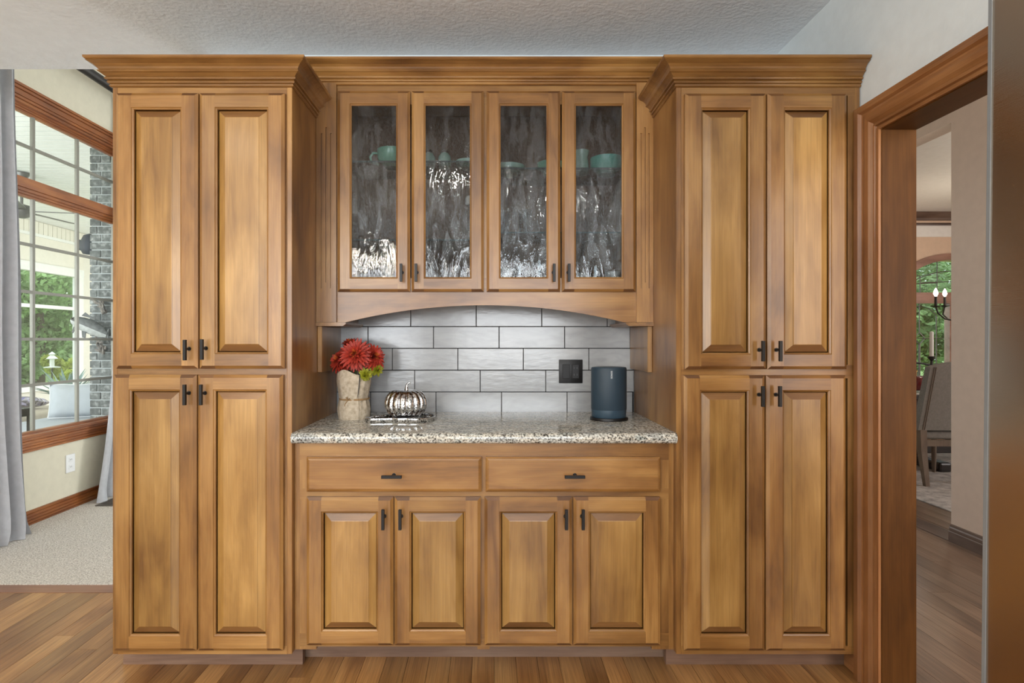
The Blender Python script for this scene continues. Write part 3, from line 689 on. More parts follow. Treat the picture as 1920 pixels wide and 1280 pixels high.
MB().tube([(VX + 0.0785 * math.cos(R(a)), VY + 0.0785 * math.sin(R(a)), ZW + z) for a, z in ((-60, 0.20), (-62, 0.15), (-66, 0.11), (-68, 0.095))], [0.0022, 0.0018, 0.0012, 0.0007], 6).build('wrap_fold', M['slot'], va)
MB().lathe([(0.0, ZW + 0.001), (0.055, ZW + 0.001), (0.05, ZW + 0.18), (0.0, ZW + 0.18)], (VX, VY), 24).build('pot', M['slot'], va, 40)
tw = MB()
for dzz in (0.0, 0.004):
    tw.tube([(VX + 0.0645 * math.cos(a), VY + 0.0645 * math.sin(a), ZW + 0.085 + dzz) for a in [2 * math.pi * k / 40 for k in range(41)]], 0.0022, 6)
bxk = VX - 0.012; byk = VY - 0.066
tw.tube([(bxk, byk, ZW + 0.087), (bxk - 0.008, byk - 0.006, ZW + 0.098), (bxk - 0.003, byk - 0.006, ZW + 0.101), (bxk, byk, ZW + 0.089), (bxk + 0.008, byk - 0.006, ZW + 0.095), (bxk + 0.009, byk - 0.004, ZW + 0.089), (bxk, byk, ZW + 0.087), (bxk - 0.012, byk - 0.004, ZW + 0.070), (bxk - 0.014, byk - 0.002, ZW + 0.060)], 0.0018, 6)
tw.build('twine', M['twine'], va, 60)
M['petr'] = plain('red_petal', (0.37, 0.030, 0.014), 0.6, noise=0.35, scale=60)
M['peto'] = plain('orange_petal', (0.52, 0.11, 0.02), 0.6, noise=0.3, scale=60)
M['petg'] = plain('yellow_green_petal', (0.26, 0.26, 0.010), 0.6, noise=0.25, scale=60)
M['stem'] = plain('green_stem', (0.05, 0.10, 0.02), 0.7)
def petal(mb, c, axis, az, el, ln, wd, rg):
    """a cupped petal leaving c; el: 0 flat out, 90 along the axis"""
    ax = Vector(axis).normalized(); u = ax.orthogonal().normalized(); v = ax.cross(u)
    rad = u * math.cos(az) + v * math.sin(az); side = ax.cross(rad)
    vs = []; p = Vector(c)
    for i in range(5):
        t = i / 4; e = el + R(18) * math.sin(math.pi * t) - R(10) * t
        if i: p = p + (rad * math.cos(e) + ax * math.sin(e)) * (ln / 4)
        w = wd * (0.35, 0.85, 1.0, 0.85, 0.25)[i]; up = (ax * math.cos(e) - rad * math.sin(e)) * w * 0.35
        vs += [p - side * w + up, p, p + side * w + up]
    fs = []
    for i in range(4): fs += [(i * 3, i * 3 + 1, i * 3 + 4, i * 3 + 3), (i * 3 + 1, i * 3 + 2, i * 3 + 5, i * 3 + 4)]
    mb.add(vs, fs)
def mum(c, axis, rad, label, seed, mats=('petr', 'peto'), name='chrysanthemum', n=(22, 22, 20, 18), wd=0.0076, start=None):
    rg = random.Random(seed); c = Vector(c); ax = Vector(axis).normalized()
    o = empty(name, c, None, label, 'flower', 'flowers in the burlap vase')
    a = MB(); b2 = MB()
    for li, (k, el, ln) in enumerate(zip(n, (-18, 6, 28, 50), (1.0, 0.95, 0.82, 0.66))):
        for j in range(k):
            petal(a, c + ax * 0.004 * li, ax, 2 * math.pi * (j + 0.5 * (li % 2) + rg.uniform(-0.2, 0.2)) / k, R(el + rg.uniform(-8, 8)), rad * ln * rg.uniform(0.88, 1.08), wd, rg)
    for j in range(22):
        petal(b2, c + ax * 0.016, ax, 2 * math.pi * rg.random(), R(rg.uniform(40, 86)), rad * rg.uniform(0.35, 0.6), wd * 0.75, rg)
    a.build('outer_petals', M[mats[0]], o, 60, fix=False); b2.build('inner_petals', M[mats[1]], o, 60, fix=False)
    MB().tube([c, c - ax * 0.03 + Vector((0, 0.01, -0.02)), Vector((VX + (c.x - VX) * 0.25, VY, ZW + 0.19))], 0.0028, 6).build('stem', M['stem'], o)
def at(x, y, Y): return Vector((PX(x, Y), Y, PZ(y, Y)))
mum(at(667, 666, 2.43), (0.05, -0.9, 0.30), 0.078, 'large red chrysanthemum in the middle of the vase', 1, n=(26, 24, 22, 18))
mum(at(643, 678, 2.46), (-0.55, -0.65, 0.35), 0.064, 'drooping red chrysanthemum on the left side of the vase', 2)
mum(at(697, 671, 2.46), (0.6, -0.6, 0.42), 0.066, 'red chrysanthemum on the right side of the vase', 3)
mum(at(660, 655, 2.52), (-0.25, -0.2, 0.9), 0.066, 'red chrysanthemum at the back top of the bunch', 4)
mum(at(685, 702, 2.425), (0.1, -0.9, -0.25), 0.032, 'yellow green bloom hanging over the front rim of the vase', 5, ('petg', 'petg'), 'green_bloom', (9, 8, 6, 5), 0.0075)
mum(at(705, 693, 2.455), (0.6, -0.7, -0.1), 0.032, 'yellow green bloom beside the right chrysanthemum', 6, ('petg', 'petg'), 'green_bloom', (9, 8, 6, 5), 0.0075)

# silver tray and pumpkin
def mercury():
    m, nt, b, out = new_mat('mercury_glass')
    mp = coords(nt, (1, 1, 1), False)
    n1 = N(nt, 'ShaderNodeTexNoise', i_Scale=130.0, i_Detail=4.0); L(nt, mp, 0, n1, 'Vector')
    r = ramp(nt, [(0.36, (0.10, 0.095, 0.09)), (0.50, (0.75, 0.75, 0.75)), (0.7, (0.92, 0.92, 0.92))]); L(nt, n1, 'Fac', r, 0); L(nt, r, 0, b, 'Base Color')
    b.inputs['Metallic'].default_value = 1; b.inputs['Roughness'].default_value = 0.14
    bp = N(nt, 'ShaderNodeBump', i_Strength=0.35, i_Distance=0.003); L(nt, n1, 'Fac', bp, 'Height'); L(nt, bp, 0, b, 'Normal')
    return m
M['mercury'] = mercury()
trail = [(-0.530, 2.362), (-0.524, 2.338), (-0.500, 2.326), (-0.455, 2.328), (-0.415, 2.336), (-0.385, 2.326)]
trail += [(-0.325 + 0.088 * math.cos(a), 2.412 + 0.092 * math.sin(a)) for a in [R(-110 + 16 * k) for k in range(15)]]
trail += [(-0.40, 2.492), (-0.445, 2.455), (-0.485, 2.42), (-0.515, 2.39)]
def smooth_closed(p, n=4):
    out = []; m = len(p)
    for i in range(m):
        p0, p1, p2, p3 = (Vector(p[(i + j - 1) % m]) for j in range(4))
        for k in range(n):
            t = k / n
            out.append(0.5 * ((2 * p1) + (p2 - p0) * t + (2 * p0 - 5 * p1 + 4 * p2 - p3) * t * t + (3 * p1 - p0 - 3 * p2 + p3) * t ** 3))
    return out
tp = smooth_closed(trail); cen = sum(tp, Vector((0, 0))) / len(tp)
def inset(d):
    res = []
    for i, p in enumerate(tp):
        t = (tp[(i + 1) % len(tp)] - tp[i - 1]).normalized(); res.append(p + Vector((-t.y, t.x)) * d)
    return res
mb = MB(); rings = [(0.004, ZW + 0.0005), (0.0, ZW + 0.004), (0.0, ZW + 0.018), (0.002, ZW + 0.0195), (0.004, ZW + 0.018), (0.005, ZW + 0.006)]
vs = []; fs = []; m = len(tp)
for d, z in rings: vs += [(p.x, p.y, z) for p in inset(d)]
for i in range(len(rings) - 1):
    for k in range(m): fs.append((i * m + k, i * m + (k + 1) % m, (i + 1) * m + (k + 1) % m, (i + 1) * m + k))
fs.append(list(range(m))[::-1]); fs.append([(len(rings) - 1) * m + k for k in range(m)])
mb.add(vs, fs); setp(mb.build('tray', M['mercury'], None, 50, base=True), 'silver leaf shaped tray under the glass pumpkin', 'tray')
def pumpkin(name, c, r, h, lobes, mat, stem_mat, label, cat, stem):
    o = empty(name, c, None, label, cat); mb = MB(); n = lobes * 8; nz = 20; vs = []; fs = []
    for i in range(nz + 1):
        ph = math.pi * (0.04 + 0.93 * i / nz)
        rr = r * math.sin(ph) ** 0.8; z = h / 2 - h / 2 * math.cos(ph) * (1 - 0.16 * math.cos(ph) ** 8)
        for k in range(n):
            th_ = 2 * math.pi * k / n
            g = abs(math.cos(lobes * th_ / 2)); q = 1 - 0.10 * (1 - g) ** 2.2
            vs.append((c[0] + rr * q * math.cos(th_), c[1] + rr * q * math.sin(th_), c[2] + z))
    for i in range(nz):
        for k in range(n): fs.append((i * n + k, i * n + (k + 1) % n, (i + 1) * n + (k + 1) % n, (i + 1) * n + k))
    fs.append(list(range(n))[::-1]); fs.append([nz * n + k for k in range(n)])
    mb.add(vs, fs); mb.build('body', mat, o, 60)
    MB().tube([(c[0] + a, c[1], c[2] + b) for a, b in stem[0]], stem[1], 8).build('stem', stem_mat, o, 60)
    return o
PC = (PX(761, 2.412), 2.412, ZW + 0.006)
pumpkin('glass_pumpkin', PC, 0.0925, 0.135, 16, M['mercury'], M['mercury'], 'silver mercury glass pumpkin standing on the leaf tray', 'ornament',
        ([(0.003, 0.122), (0.003, 0.134), (0.0045, 0.146), (0.010, 0.154), (0.017, 0.156), (0.021, 0.152)], [0.010, 0.0065, 0.005, 0.004, 0.0035, 0.0025]))

# speaker on its charging base
M['spk'] = plain('dark_blue_grille', (0.020, 0.040, 0.060), 0.5, bump=0.15, bscale=900)
M['spk2'] = plain('blue_band', (0.030, 0.058, 0.085), 0.4)
M['letter'] = plain('white_print', (0.85, 0.88, 0.9), 0.5)
SX, SY = PX(1142, 2.42), 2.425
sp = empty('speaker', (SX, SY, ZW), None, 'dark blue cylindrical wireless speaker on the counter beside the black outlet', 'speaker')
ov = dict(c=(SX, SY), n=48, sx=1, sy=0.84)
MB().lathe([(0.0, ZW), (0.081, ZW), (0.083, ZW + 0.006), (0.080, ZW + 0.012), (0, ZW + 0.012)], **ov).build('charging_base', M['black'], sp, 40)
MB().lathe([(0.070, ZW + 0.012), (0.074, ZW + 0.020), (0.0755, ZW + 0.046)], **ov).build('lower_band', M['spk2'], sp, 40)
MB().lathe([(0.0752, ZW + 0.046), (0.0765, ZW + 0.048), (0.0765, ZW + 0.222), (0.075, ZW + 0.226)], **ov).build('grille', M['spk'], sp, 40)
MB().lathe([(0.075, ZW + 0.226), (0.073, ZW + 0.2285), (0.060, ZW + 0.230), (0.0, ZW + 0.2302)], **ov).build('top_plate', M['spk2'], sp, 40)
fc = bpy.data.curves.new('lettering', 'FONT'); fc.body = 'SONOS'; fc.size = 0.0098; fc.align_x = 'CENTER'; fc.align_y = 'CENTER'; fc.extrude = 0.0004
fo = bpy.data.objects.new('lettering_curve', fc); COL.objects.link(fo)
bpy.context.view_layer.update()
fm = bpy.data.meshes.new_from_object(fo.evaluated_get(bpy.context.evaluated_depsgraph_get())); fm.name = 'lettering'
bpy.data.objects.remove(fo, do_unlink=True)
fm.transform(Matrix.Rotation(R(90), 4, 'X') @ Matrix.Rotation(R(90), 4, 'Z')); fm.materials.clear(); fm.materials.append(M['letter'])
wrap('lettering', fm, sp, (SX - 0.0015, SY - 0.0765 * 0.84 - 0.0008, ZW + 0.199))['label'] = 'small white upright lettering'

# black outlet plate on the tiles
ol = empty('wall_outlet', (PX(1070, 2.69), 2.69, PZ(696, 2.69)), None, 'black square outlet plate on the tiled wall', 'outlet')
ox, oz = PX(1070, 2.688), PZ(696, 2.688)
MB().cbox(ox - 0.057, ox + 0.057, 2.684, 2.6899, oz - 0.057, oz + 0.057, 0.002, 2).build('plate', M['black'], ol, 30)
MB().cbox(ox - 0.040, ox - 0.006, 2.681, 2.685, oz - 0.034, oz + 0.034, 0.0012).build('rocker', M['black'], ol)
MB().cbox(ox + 0.006, ox + 0.040, 2.681, 2.685, oz - 0.034, oz + 0.034, 0.0012).build('socket', M['black'], ol)
for s in (-1, 1):
    for d in (-0.007, 0.007): MB().box(ox + 0.023 + d - 0.001, ox + 0.023 + d + 0.001, 2.6805, 2.6812, oz + s * 0.016 - 0.004, oz + s * 0.016 + 0.005).build('slot', M['fbody'], ol)

# ------------------------------------------------------------------ refrigerator at the right edge
fr = empty('refrigerator', (1.04, 0.33, 0), None, 'brushed steel refrigerator cut off by the right edge of the picture', 'refrigerator')
FX = 0.704; FY0, FY1 = -0.12, 0.797; lean = math.tan(R(0.6))
def lean_x(mb):
    mb.v = [(x + (z - 1.26) * lean, y, z) for x, y, z in mb.v]; return mb
lean_x(MB().cbox(FX + 0.075, 1.36, FY0 + 0.004, FY1 - 0.004, 0.03, 1.75, 0.004)).build('body', M['fbody'], fr)
def fdoor(y0, y1, z0, z1, name):
    d = lean_x(MB().cbox(FX, FX + 0.066, y0, y1, z0, z1, 0.007, 3)).build(name, M['steel'], fr, 40)
    return d
fm_ = (FY0 + FY1) / 2
for a, b_, hy in ((FY0, fm_ - 0.002, fm_ - 0.04), (fm_ + 0.002, FY1, fm_ + 0.04)):
    d = fdoor(a, b_, 0.72, 1.77, 'door')
    lean_x(MB().tube([(FX - 0.045, hy, 0.86), (FX - 0.055, hy, 0.95), (FX - 0.055, hy, 1.55), (FX - 0.045, hy, 1.64)], 0.010, 10)).build('handle', M['steel'], d, 60)
fdoor(FY0, FY1, 0.10, 0.714, 'freezer_drawer')
lean_x(MB().box(FX + 0.02, FX + 0.075, FY1 - 0.0066, FY1 - 0.0005, 0.73, 1.76)).build('door_edge', M['edge'], fr)
lean_x(MB().box(FX - 0.0012, FX + 0.004, FY1 - 0.0115, FY1 - 0.006, 0.725, 1.765)).build('edge_trim', M['edge'], fr)
for yy in (FY0 + 0.05, FY1 - 0.05):
    for xx in (0.80, 1.30): MB().cyl((xx, yy, 0.0), (xx, yy, 0.034), 0.02, 12).build('foot', M['black'], fr)

# ------------------------------------------------------------------ kitchen lamps (above and behind the viewer)
M['bulb'] = plain('lit_bulb', (1, 0.9, 0.75), 0.3, emit=((1, 0.84, 0.62), 26))
M['kbulb'] = plain('bright_bulb', (1, 0.9, 0.75), 0.3, emit=((1, 0.86, 0.68), 200))
M['lens'] = plain('lit_downlight', (1, 0.97, 0.92), 0.3, emit=((1, 0.95, 0.86), 9))
ck = empty('chandelier', (-1.18, -0.45, 2.0), None, 'bronze kitchen chandelier with round bulbs reflected in the glass doors', 'chandelier')
kx, ky, kz = -1.16, -0.45, 1.94
MB().tube([(kx, ky, CZ), (kx, ky, kz + 0.1)], 0.007, 8).build('rod', M['bronze'], ck)
MB().lathe([(0.06, CZ - 0.02), (0.065, CZ - 0.001)], (kx, ky), 20).build('canopy', M['bronze'], ck)
MB().lathe([(0.0, kz - 0.06), (0.03, kz - 0.03), (0.03, kz + 0.06), (0.012, kz + 0.12)], (kx, ky), 16).build('hub', M['bronze'], ck, 50)
for k in range(5):
    a = 2 * math.pi * k / 5 + 0.3; ca, sa = math.cos(a), math.sin(a)
    MB().tube([(kx + 0.02 * ca, ky + 0.02 * sa, kz), (kx + 0.12 * ca, ky + 0.12 * sa, kz - 0.06), (kx + 0.24 * ca, ky + 0.24 * sa, kz - 0.02), (kx + 0.26 * ca, ky + 0.26 * sa, kz + 0.03)], 0.007, 8).build('arm', M['bronze'], ck, 60)
    MB().lathe([(0.0, kz + 0.03), (0.02, kz + 0.04), (0.032, kz + 0.07), (0.026, kz + 0.10), (0, kz + 0.108)], (kx + 0.26 * ca, ky + 0.26 * sa), 16).build('bulb', M['kbulb'], ck, 60)
for i, (x, y) in enumerate(((-1.75, 0.25), (-0.25, -0.1), (0.75, -0.9), (-2.2, -1.4))):
    lab = ['recessed ceiling light nearest the curtained room', 'recessed ceiling light in front of the glass doors', 'recessed ceiling light near the refrigerator', 'recessed ceiling light at the back of the kitchen'][i]
    d = empty('downlight', (x, y, CZ), None, lab, 'ceiling light', 'recessed kitchen lights')
    MB().lathe([(0.062, CZ - 0.001), (0.085, CZ - 0.001), (0.088, CZ - 0.004), (0.062, CZ - 0.006)], (x, y), 28, caps=False).build('ring', M['white'], d, 40)
    MB().lathe([(0.0, CZ - 0.003), (0.062, CZ - 0.003)], (x, y), 28, caps=False).build('lens', M['lens'], d)
    ld = bpy.data.lights.new('downlight_lamp', 'AREA'); ld.shape = 'DISK'; ld.size = 0.12; ld.energy = 9; ld.color = (1, 0.93, 0.82)
    lo = bpy.data.objects.new('downlight_lamp', ld); COL.objects.link(lo); lo.location = (x, y, CZ - 0.012)

# ------------------------------------------------------------------ curtained room: window wall, trim, curtains
XV = -3.13; WY0, WY1 = 2.95, 4.86
wl_ = MB()
wl_.box(XV - 0.12, XV, 2.87, WY0, 0, 4.0); wl_.box(XV - 0.12, XV, WY1, 7.1, 0, 4.0)
wl_.box(XV - 0.12, XV, WY0, WY1, 0, 0.56); wl_.box(XV - 0.12, XV, WY0, WY1, 2.86, 4.0)
struct(wl_.build('wall_left', M['cream']), 'cream textured wall around the tall curtained window', 'wall')
struct(MB().box(-3.2, 1.5, 7.0, 7.1, 0, 4.0).build('wall_far', M['cream']), 'far cream wall of the curtained room', 'wall')
w1 = struct(empty('window_1', (XV, 3.9, 0.6)), 'tall divided window with red wood trim looking into the sunroom', 'window')
def strip_y(name, prof, y0, y1, mat, parent):
    """profile (out into the room, z) run along the left wall"""
    mb = MB(); m = len(prof)
    mb.add([(XV + d, y0, z) for d, z in prof] + [(XV + d, y1, z) for d, z in prof],
           [(k, (k + 1) % m, (k + 1) % m + m, k + m) for k in range(m)] + [list(range(m)), [m + k for k in range(m)][::-1]])
    return mb.build(name, mat, parent)
def steps(z0, z1, ds):
    """stepped moulding from z0 up to z1 with outward depths ds"""
    n = len(ds); pr = [(-0.02, z0)]
    for i, d in enumerate(ds):
        a = z0 + (z1 - z0) * i / n; b = z0 + (z1 - z0) * (i + 1) / n - 0.003
        pr += [(d, a + 0.0005), (d, b), (d - 0.006, b + 0.0015)]
    return pr + [(-0.02, z1)]
strip_y('sill_trim', steps(0.500, 0.618, (0.012, 0.018, 0.014, 0.024, 0.020, 0.032)), WY0 - 0.06, WY1 + 0.06, M['ry'], w1)
strip_y('sash_bottom', [(-0.06, 0.600), (-0.005, 0.600), (-0.005, 0.625), (-0.02, 0.632), (-0.06, 0.632)], WY0, WY1, M['ry'], w1)
strip_y('head_trim', steps(2.840, 2.962, (0.012, 0.020, 0.024, 0.018, 0.026, 0.034)), WY0 - 0.06, WY1 + 0.06, M['ry'], w1)
strip_y('sash_top', [(-0.06, 2.80), (-0.03, 2.80), (-0.03, 2.812), (-0.02, 2.814), (-0.02, 2.824), (-0.01, 2.826), (-0.01, 2.84), (-0.06, 2.84)], WY0, WY1, M['ry'], w1)
strip_y('transom_bar', [(-0.06, 2.232), (-0.03, 2.232), (-0.03, 2.246), (-0.018, 2.248), (-0.018, 2.262), (-0.004, 2.264), (-0.004, 2.282), (0.012, 2.284), (0.012, 2.350), (-0.06, 2.350)], WY0, WY1, M['ry'], w1)
MB().box(XV - 0.06, XV + 0.012, WY1, WY1 + 0.06, 0.62, 2.84).build('side_trim', M['rz'], w1)
MB().box(XV - 0.06, XV + 0.012, WY0 - 0.06, WY0, 0.62, 2.84).build('side_trim', M['rz'], w1)
GX = XV - 0.045
for y in (3.449, 3.863, 4.277, 4.69):
    MB().box(GX - 0.010, GX + 0.010, y - 0.011, y + 0.011, 0.632, 2.232).build('muntin', M['muntin'], w1)
    MB().box(GX - 0.010, GX + 0.010, y - 0.011, y + 0.011, 2.35, 2.80).build('muntin', M['muntin'], w1)
for z in (0.947, 1.265, 1.59, 1.914, 2.583):
    MB().box(GX - 0.0095, GX + 0.0095, WY0, WY1, z - 0.010, z + 0.010).build('muntin', M['muntin'], w1)
MB().box(GX - 0.002, GX + 0.002, WY0, WY1, 0.62, 2.24).build('pane', M['glass'], w1)
MB().box(GX - 0.002, GX + 0.002, WY0, WY1, 2.34, 2.81).build('pane', M['glass'], w1)
bl = strip_y('baseboard_left', steps(0.0, 0.102, (0.018, 0.018, 0.018, 0.013, 0.010))[1:-1] + [(0, 0.102), (0, 0.0)], 2.87, 7.0, M['ry'], None)
struct(bl, 'red stained baseboard below the tall curtained window', 'baseboard')
def curtain(y0t, y1t, y0b, y1b, folds, xc, label, amp=0.045, z1=3.224, seed=0, flare=0.0):
    rg = random.Random(seed); n = folds * 14; nz = 40; vs = []; fs = []; mb = MB()
    ph = [rg.uniform(-0.5, 0.5) for _ in range(folds + 2)]
    for side in (0, 1):
        for i in range(nz + 1):
            t = i / nz; z = 0.008 + (z1 - 0.008) * t
            for k in range(n + 1):
                u = k / n; q = u * folds
                b_ = (1 - t) ** 1.6
                y = (y0t + (y1t - y0t) * u) * (1 - b_) + (y0b + (y1b - y0b) * u) * b_
                w = math.sin(2 * math.pi * q + ph[int(q)] * 0.3) + 0.25 * math.sin(4.4 * math.pi * q + 1)
                a = amp * (0.75 + 0.45 * b_)
                x = xc + a * w + 0.012 * math.sin(9 * t + 3 * u) * (1 - t) + (0.03 * max(0, 0.03 - t) / 0.03) * math.sin(5 * q)
                y += 0.006 * math.sin(7 * t + q)
                vs.append((x - side * 0.003, y, z))
    m = (nz + 1) * (n + 1)
    for s in (0, 1):
        for i in range(nz):
            for k in range(n):
                a = s * m + i * (n + 1) + k; fs.append((a, a + 1, a + n + 2, a + n + 1))
    for i in range(nz):
        for k in (0, n): a = i * (n + 1) + k; fs.append((a, a + n + 1, a + n + 1 + m, a + m))
    for k in range(n):
        for i in (0, nz): a = i * (n + 1) + k; fs.append((a, a + 1, a + 1 + m, a + m))
    mb.add(vs, fs); return setp(mb.build('curtain', M['fabric'], None, 70, base=True), label, 'curtain', 'curtains at the tall window')
curtain(3.13, 3.50, 3.10, 3.60, 4, -2.985, 'grey curtain hanging at the left edge of the picture', seed=1)
curtain(4.66, 5.15, 4.27, 4.95, 4, -3.03, 'grey curtain flaring out beside the tall cabinet', amp=0.03, seed=2)
cr = empty('curtain_rod', (-3.03, 4.2, 3.30), None, 'black curtain rod high above the tall window', 'curtain rod')
MB().cyl((-3.0, 2.95, 3.262), (-3.0, 5.4, 3.262), 0.036, 16).build('rod', M['bronze'], cr, 40)
for y in (3.02, 5.3):
    MB().tube([(XV, y, 3.262), (-3.0, y, 3.262)], 0.012, 8).build('bracket', M['bronze'], cr)
for y in (2.93, 5.42): MB().lathe([(0, 3.21), (0.035, 3.225), (0.05, 3.262), (0.035, 3.30), (0, 3.315)], (-3.0, y), 14).build('finial', M['bronze'], cr, 60)
wo = empty('wall_outlet', (XV, 4.147, 0.342), None, 'white outlet plate on the cream wall under the window', 'outlet')
MB().cbox(XV, XV + 0.007, 4.147 - 0.044, 4.147 + 0.044, 0.342 - 0.066, 0.342 + 0.066, 0.002).build('plate', M['plastic'], wo)
for s in (-1, 1):
    q = MB().cbox(XV + 0.006, XV + 0.009, 4.147 - 0.018, 4.147 + 0.018, 0.342 + s * 0.027 - 0.016, 0.342 + s * 0.027 + 0.016, 0.001).build('socket', M['plastic'], wo)
    for d in (-0.007, 0.007): MB().box(XV + 0.0088, XV + 0.0094, 4.147 + d - 0.0013, 4.147 + d + 0.0013, 0.342 + s * 0.027 - 0.004, 0.342 + s * 0.027 + 0.007).build('slot', M['slot'], q)
vt = empty('floor_vent', (-2.97, 4.35, 0.006), None, 'dark metal floor vent in the carpet beside the curtain', 'vent')
M['vent'] = plain('vent_metal', (0.12, 0.105, 0.09), 0.5, 0.5)
f = MB(); f.box(-2.98, -2.965, 4.20, 4.62, 0.006, 0.013); f.box(-2.83, -2.815, 4.20, 4.62, 0.006, 0.013); f.box(-2.965, -2.83, 4.20, 4.215, 0.006, 0.013); f.box(-2.965, -2.83, 4.605, 4.62, 0.006, 0.013)
f.build('frame', M['vent'], vt)
for k in range(16): MB().box(-2.965, -2.83, 4.222 + k * 0.024, 4.230 + k * 0.024, 0.007, 0.012).build('louver', M['vent'], vt)

# ------------------------------------------------------------------ sunroom beyond the window
SX0, SX1 = -6.5, XV - 0.12
struct(MB().box(SX0 - 0.15, SX1, 2.9, 10.2, -0.1, 0.0).build('floor_sunroom', plain('sunroom_floor', (0.42, 0.37, 0.31), 0.5)), 'pale floor of the sunroom', 'floor')
sc_ = struct(MB().box(SX0 - 0.15, SX1, 2.9, 10.2, 2.965, 3.06).build('ceiling_sunroom', plain('dark_groove', (0.16, 0.16, 0.15), 0.9)), 'white boarded ceiling of the sunroom', 'ceiling')
bm_ = MB().box(-(SX1 - SX0) / 2, (SX1 - SX0) / 2, -0.044, 0.044, -0.002, 0.002).mesh('ceiling_board', M['board'])
for k in range(70): wrap('ceiling_board', bm_, sc_, ((SX0 + SX1) / 2, 3.0 + 0.1 * k, 2.9635))
sw_ = MB()
sw_.box(SX0 - 0.12, SX0, 2.9, 10.2, 2.34, 3.0); sw_.box(SX0 - 0.12, SX0, 2.9, 10.2, 0, 0.55); sw_.box(SX0 - 0.12, SX0, 8.86, 10.2, 0.55, 2.34); sw_.box(SX0 - 0.12, SX0, 2.9, 3.5, 0.55, 2.34)
sw = struct(sw_.build('wall_sunroom', M['sunw']), 'white sunroom wall with wide windows and boarded frieze', 'wall')
fb = MB().box(-0.008, 0.008, -0.0385, 0.0385, -0.085, 0.085).mesh('frieze_board', M['sunw'])
for k in range(40): wrap('frieze_board', fb, sw, (SX0 + 0.008, 6.0 + 0.085 * k, 2.865))
MB().box(SX0, SX0 + 0.03, 5.6, 9.6, 2.74, 2.78).build('frieze_ledge', M['white'], sw)
struct(MB().box(SX0, SX1, 10.1, 10.2, 0, 3.0).build('wall_sunroom_end', M['sunw']), 'white end wall of the sunroom', 'wall')
w2 = struct(empty('window_2', (SX0, 6.5, 0.55)), 'wide white framed sunroom window with trees outside', 'window')
for y in (3.5, 5.25, 7.0, 8.76):
    MB().box(SX0 - 0.07, SX0 + 0.03, y, y + 0.104, 0.55, 2.35).build('frame_post', M['white'], w2)
MB().box(SX0 - 0.071, SX0 + 0.032, 3.5, 8.868, 2.24, 2.365).build('frame_head', M['white'], w2)
MB().box(SX0 - 0.072, SX0 + 0.05, 3.5, 8.868, 0.53, 0.60).build('frame_sill', M['white'], w2)
MB().box(SX0 - 0.05, SX0 + 0.02, 3.5, 8.86, 1.72, 1.77).build('frame_bar', M['white'], w2)
for y in (3.6, 5.35, 7.1): MB().box(SX0 - 0.03, SX0 - 0.024, y, y + 1.66, 0.60, 2.24).build('pane', M['glass'], w2)
# brick column, every brick its own piece
BX0, BX1, BY0, BY1 = -3.425, -3.192, 4.762, 5.6
bk = struct(MB().box(BX0 + 0.012, SX1, BY0 + 0.008, BY1, 0, 2.96).box(SX1, BX1, BY0 + 0.008, 4.855, 0.63, 2.80).build('wall_brick', M['mortar']), 'grey brick column outside the tall window', 'wall')
bl_, bh_ = 0.193, 0.057; course = 0.0675
bc_ = {}
def brick(x0, x1, y0, y1, z):
    k = (round(x1 - x0, 4), round(y1 - y0, 4))
    if k not in bc_: bc_[k] = MB().cbox(-k[0] / 2, k[0] / 2, -k[1] / 2, k[1] / 2, -bh_ / 2, bh_ / 2, 0.003).mesh('brick', M['brick'])
    wrap('brick', bc_[k], bk, ((x0 + x1) / 2, (y0 + y1) / 2, z + bh_ / 2))
rg = random.Random(5)
for i in range(43):
    z = 0.01 + i * course; j = rg.uniform(-0.002, 0.002)
    if z + bh_ > 2.95: break
    if i % 2: spans = [(BX0, BX0 + 0.092), (BX0 + 0.102, BX1 - 0.001)]
    else: spans = [(BX0, BX0 + 0.165)]
    if i % 2 == 0: spans = [(BX0, BX1 - 0.001)] if i % 4 else [(BX0, BX0 + 0.06), (BX0 + 0.07, BX1 - 0.001)]
    for a, b_ in spans: brick(a, b_ if 0.63 < z < 2.73 else min(b_, SX1), BY0 + j, BY0 + 0.08 + j, z)
    y = BY0 + 0.09
    while y < BY1 - 0.03:
        ye = min(y + (0.193 if (i % 2) else 0.193), BY1); brick(BX0, BX0 + 0.09, y, ye, z); y = ye + 0.01
# mounted fish with driftwood
M['fish_back'] = plain('dark_fish_skin', (0.055, 0.058, 0.055), 0.6, noise=0.5, scale=40)
M['fish_belly'] = plain('pale_fish_skin', (0.30, 0.31, 0.30), 0.6, noise=0.2, scale=40)
fi = empty('mounted_fish', (-3.42, 4.66, 1.36), None, 'mounted grey fish on the brick column', 'fish mount')
spine = [(-3.512, 4.665, 1.432), (-3.498, 4.665, 1.426), (-3.465, 4.667, 1.414), (-3.42, 4.67, 1.396), (-3.37, 4.67, 1.376), (-3.32, 4.67, 1.354), (-3.275, 4.67, 1.332), (-3.238, 4.67, 1.314), (-3.212, 4.67, 1.302)]
hh = [0.010, 0.028, 0.044, 0.056, 0.062, 0.060, 0.050, 0.036, 0.026]; ww = [0.008, 0.022, 0.032, 0.038, 0.040, 0.036, 0.026, 0.016, 0.008]
mb = MB(); n = 16; vs = []
for i, p in enumerate(spine):
    P0 = Vector(spine[max(i - 1, 0)]); P1 = Vector(spine[min(i + 1, len(spine) - 1)]); t = (P1 - P0).normalized()
    up = (Vector((0, 0, 1)) - t * t.z).normalized(); sd = t.cross(up)
    for k in range(n):
        a = 2 * math.pi * k / n; vs.append(Vector(p) + up * math.cos(a) * hh[i] + sd * math.sin(a) * ww[i])
fs = []; mi = []
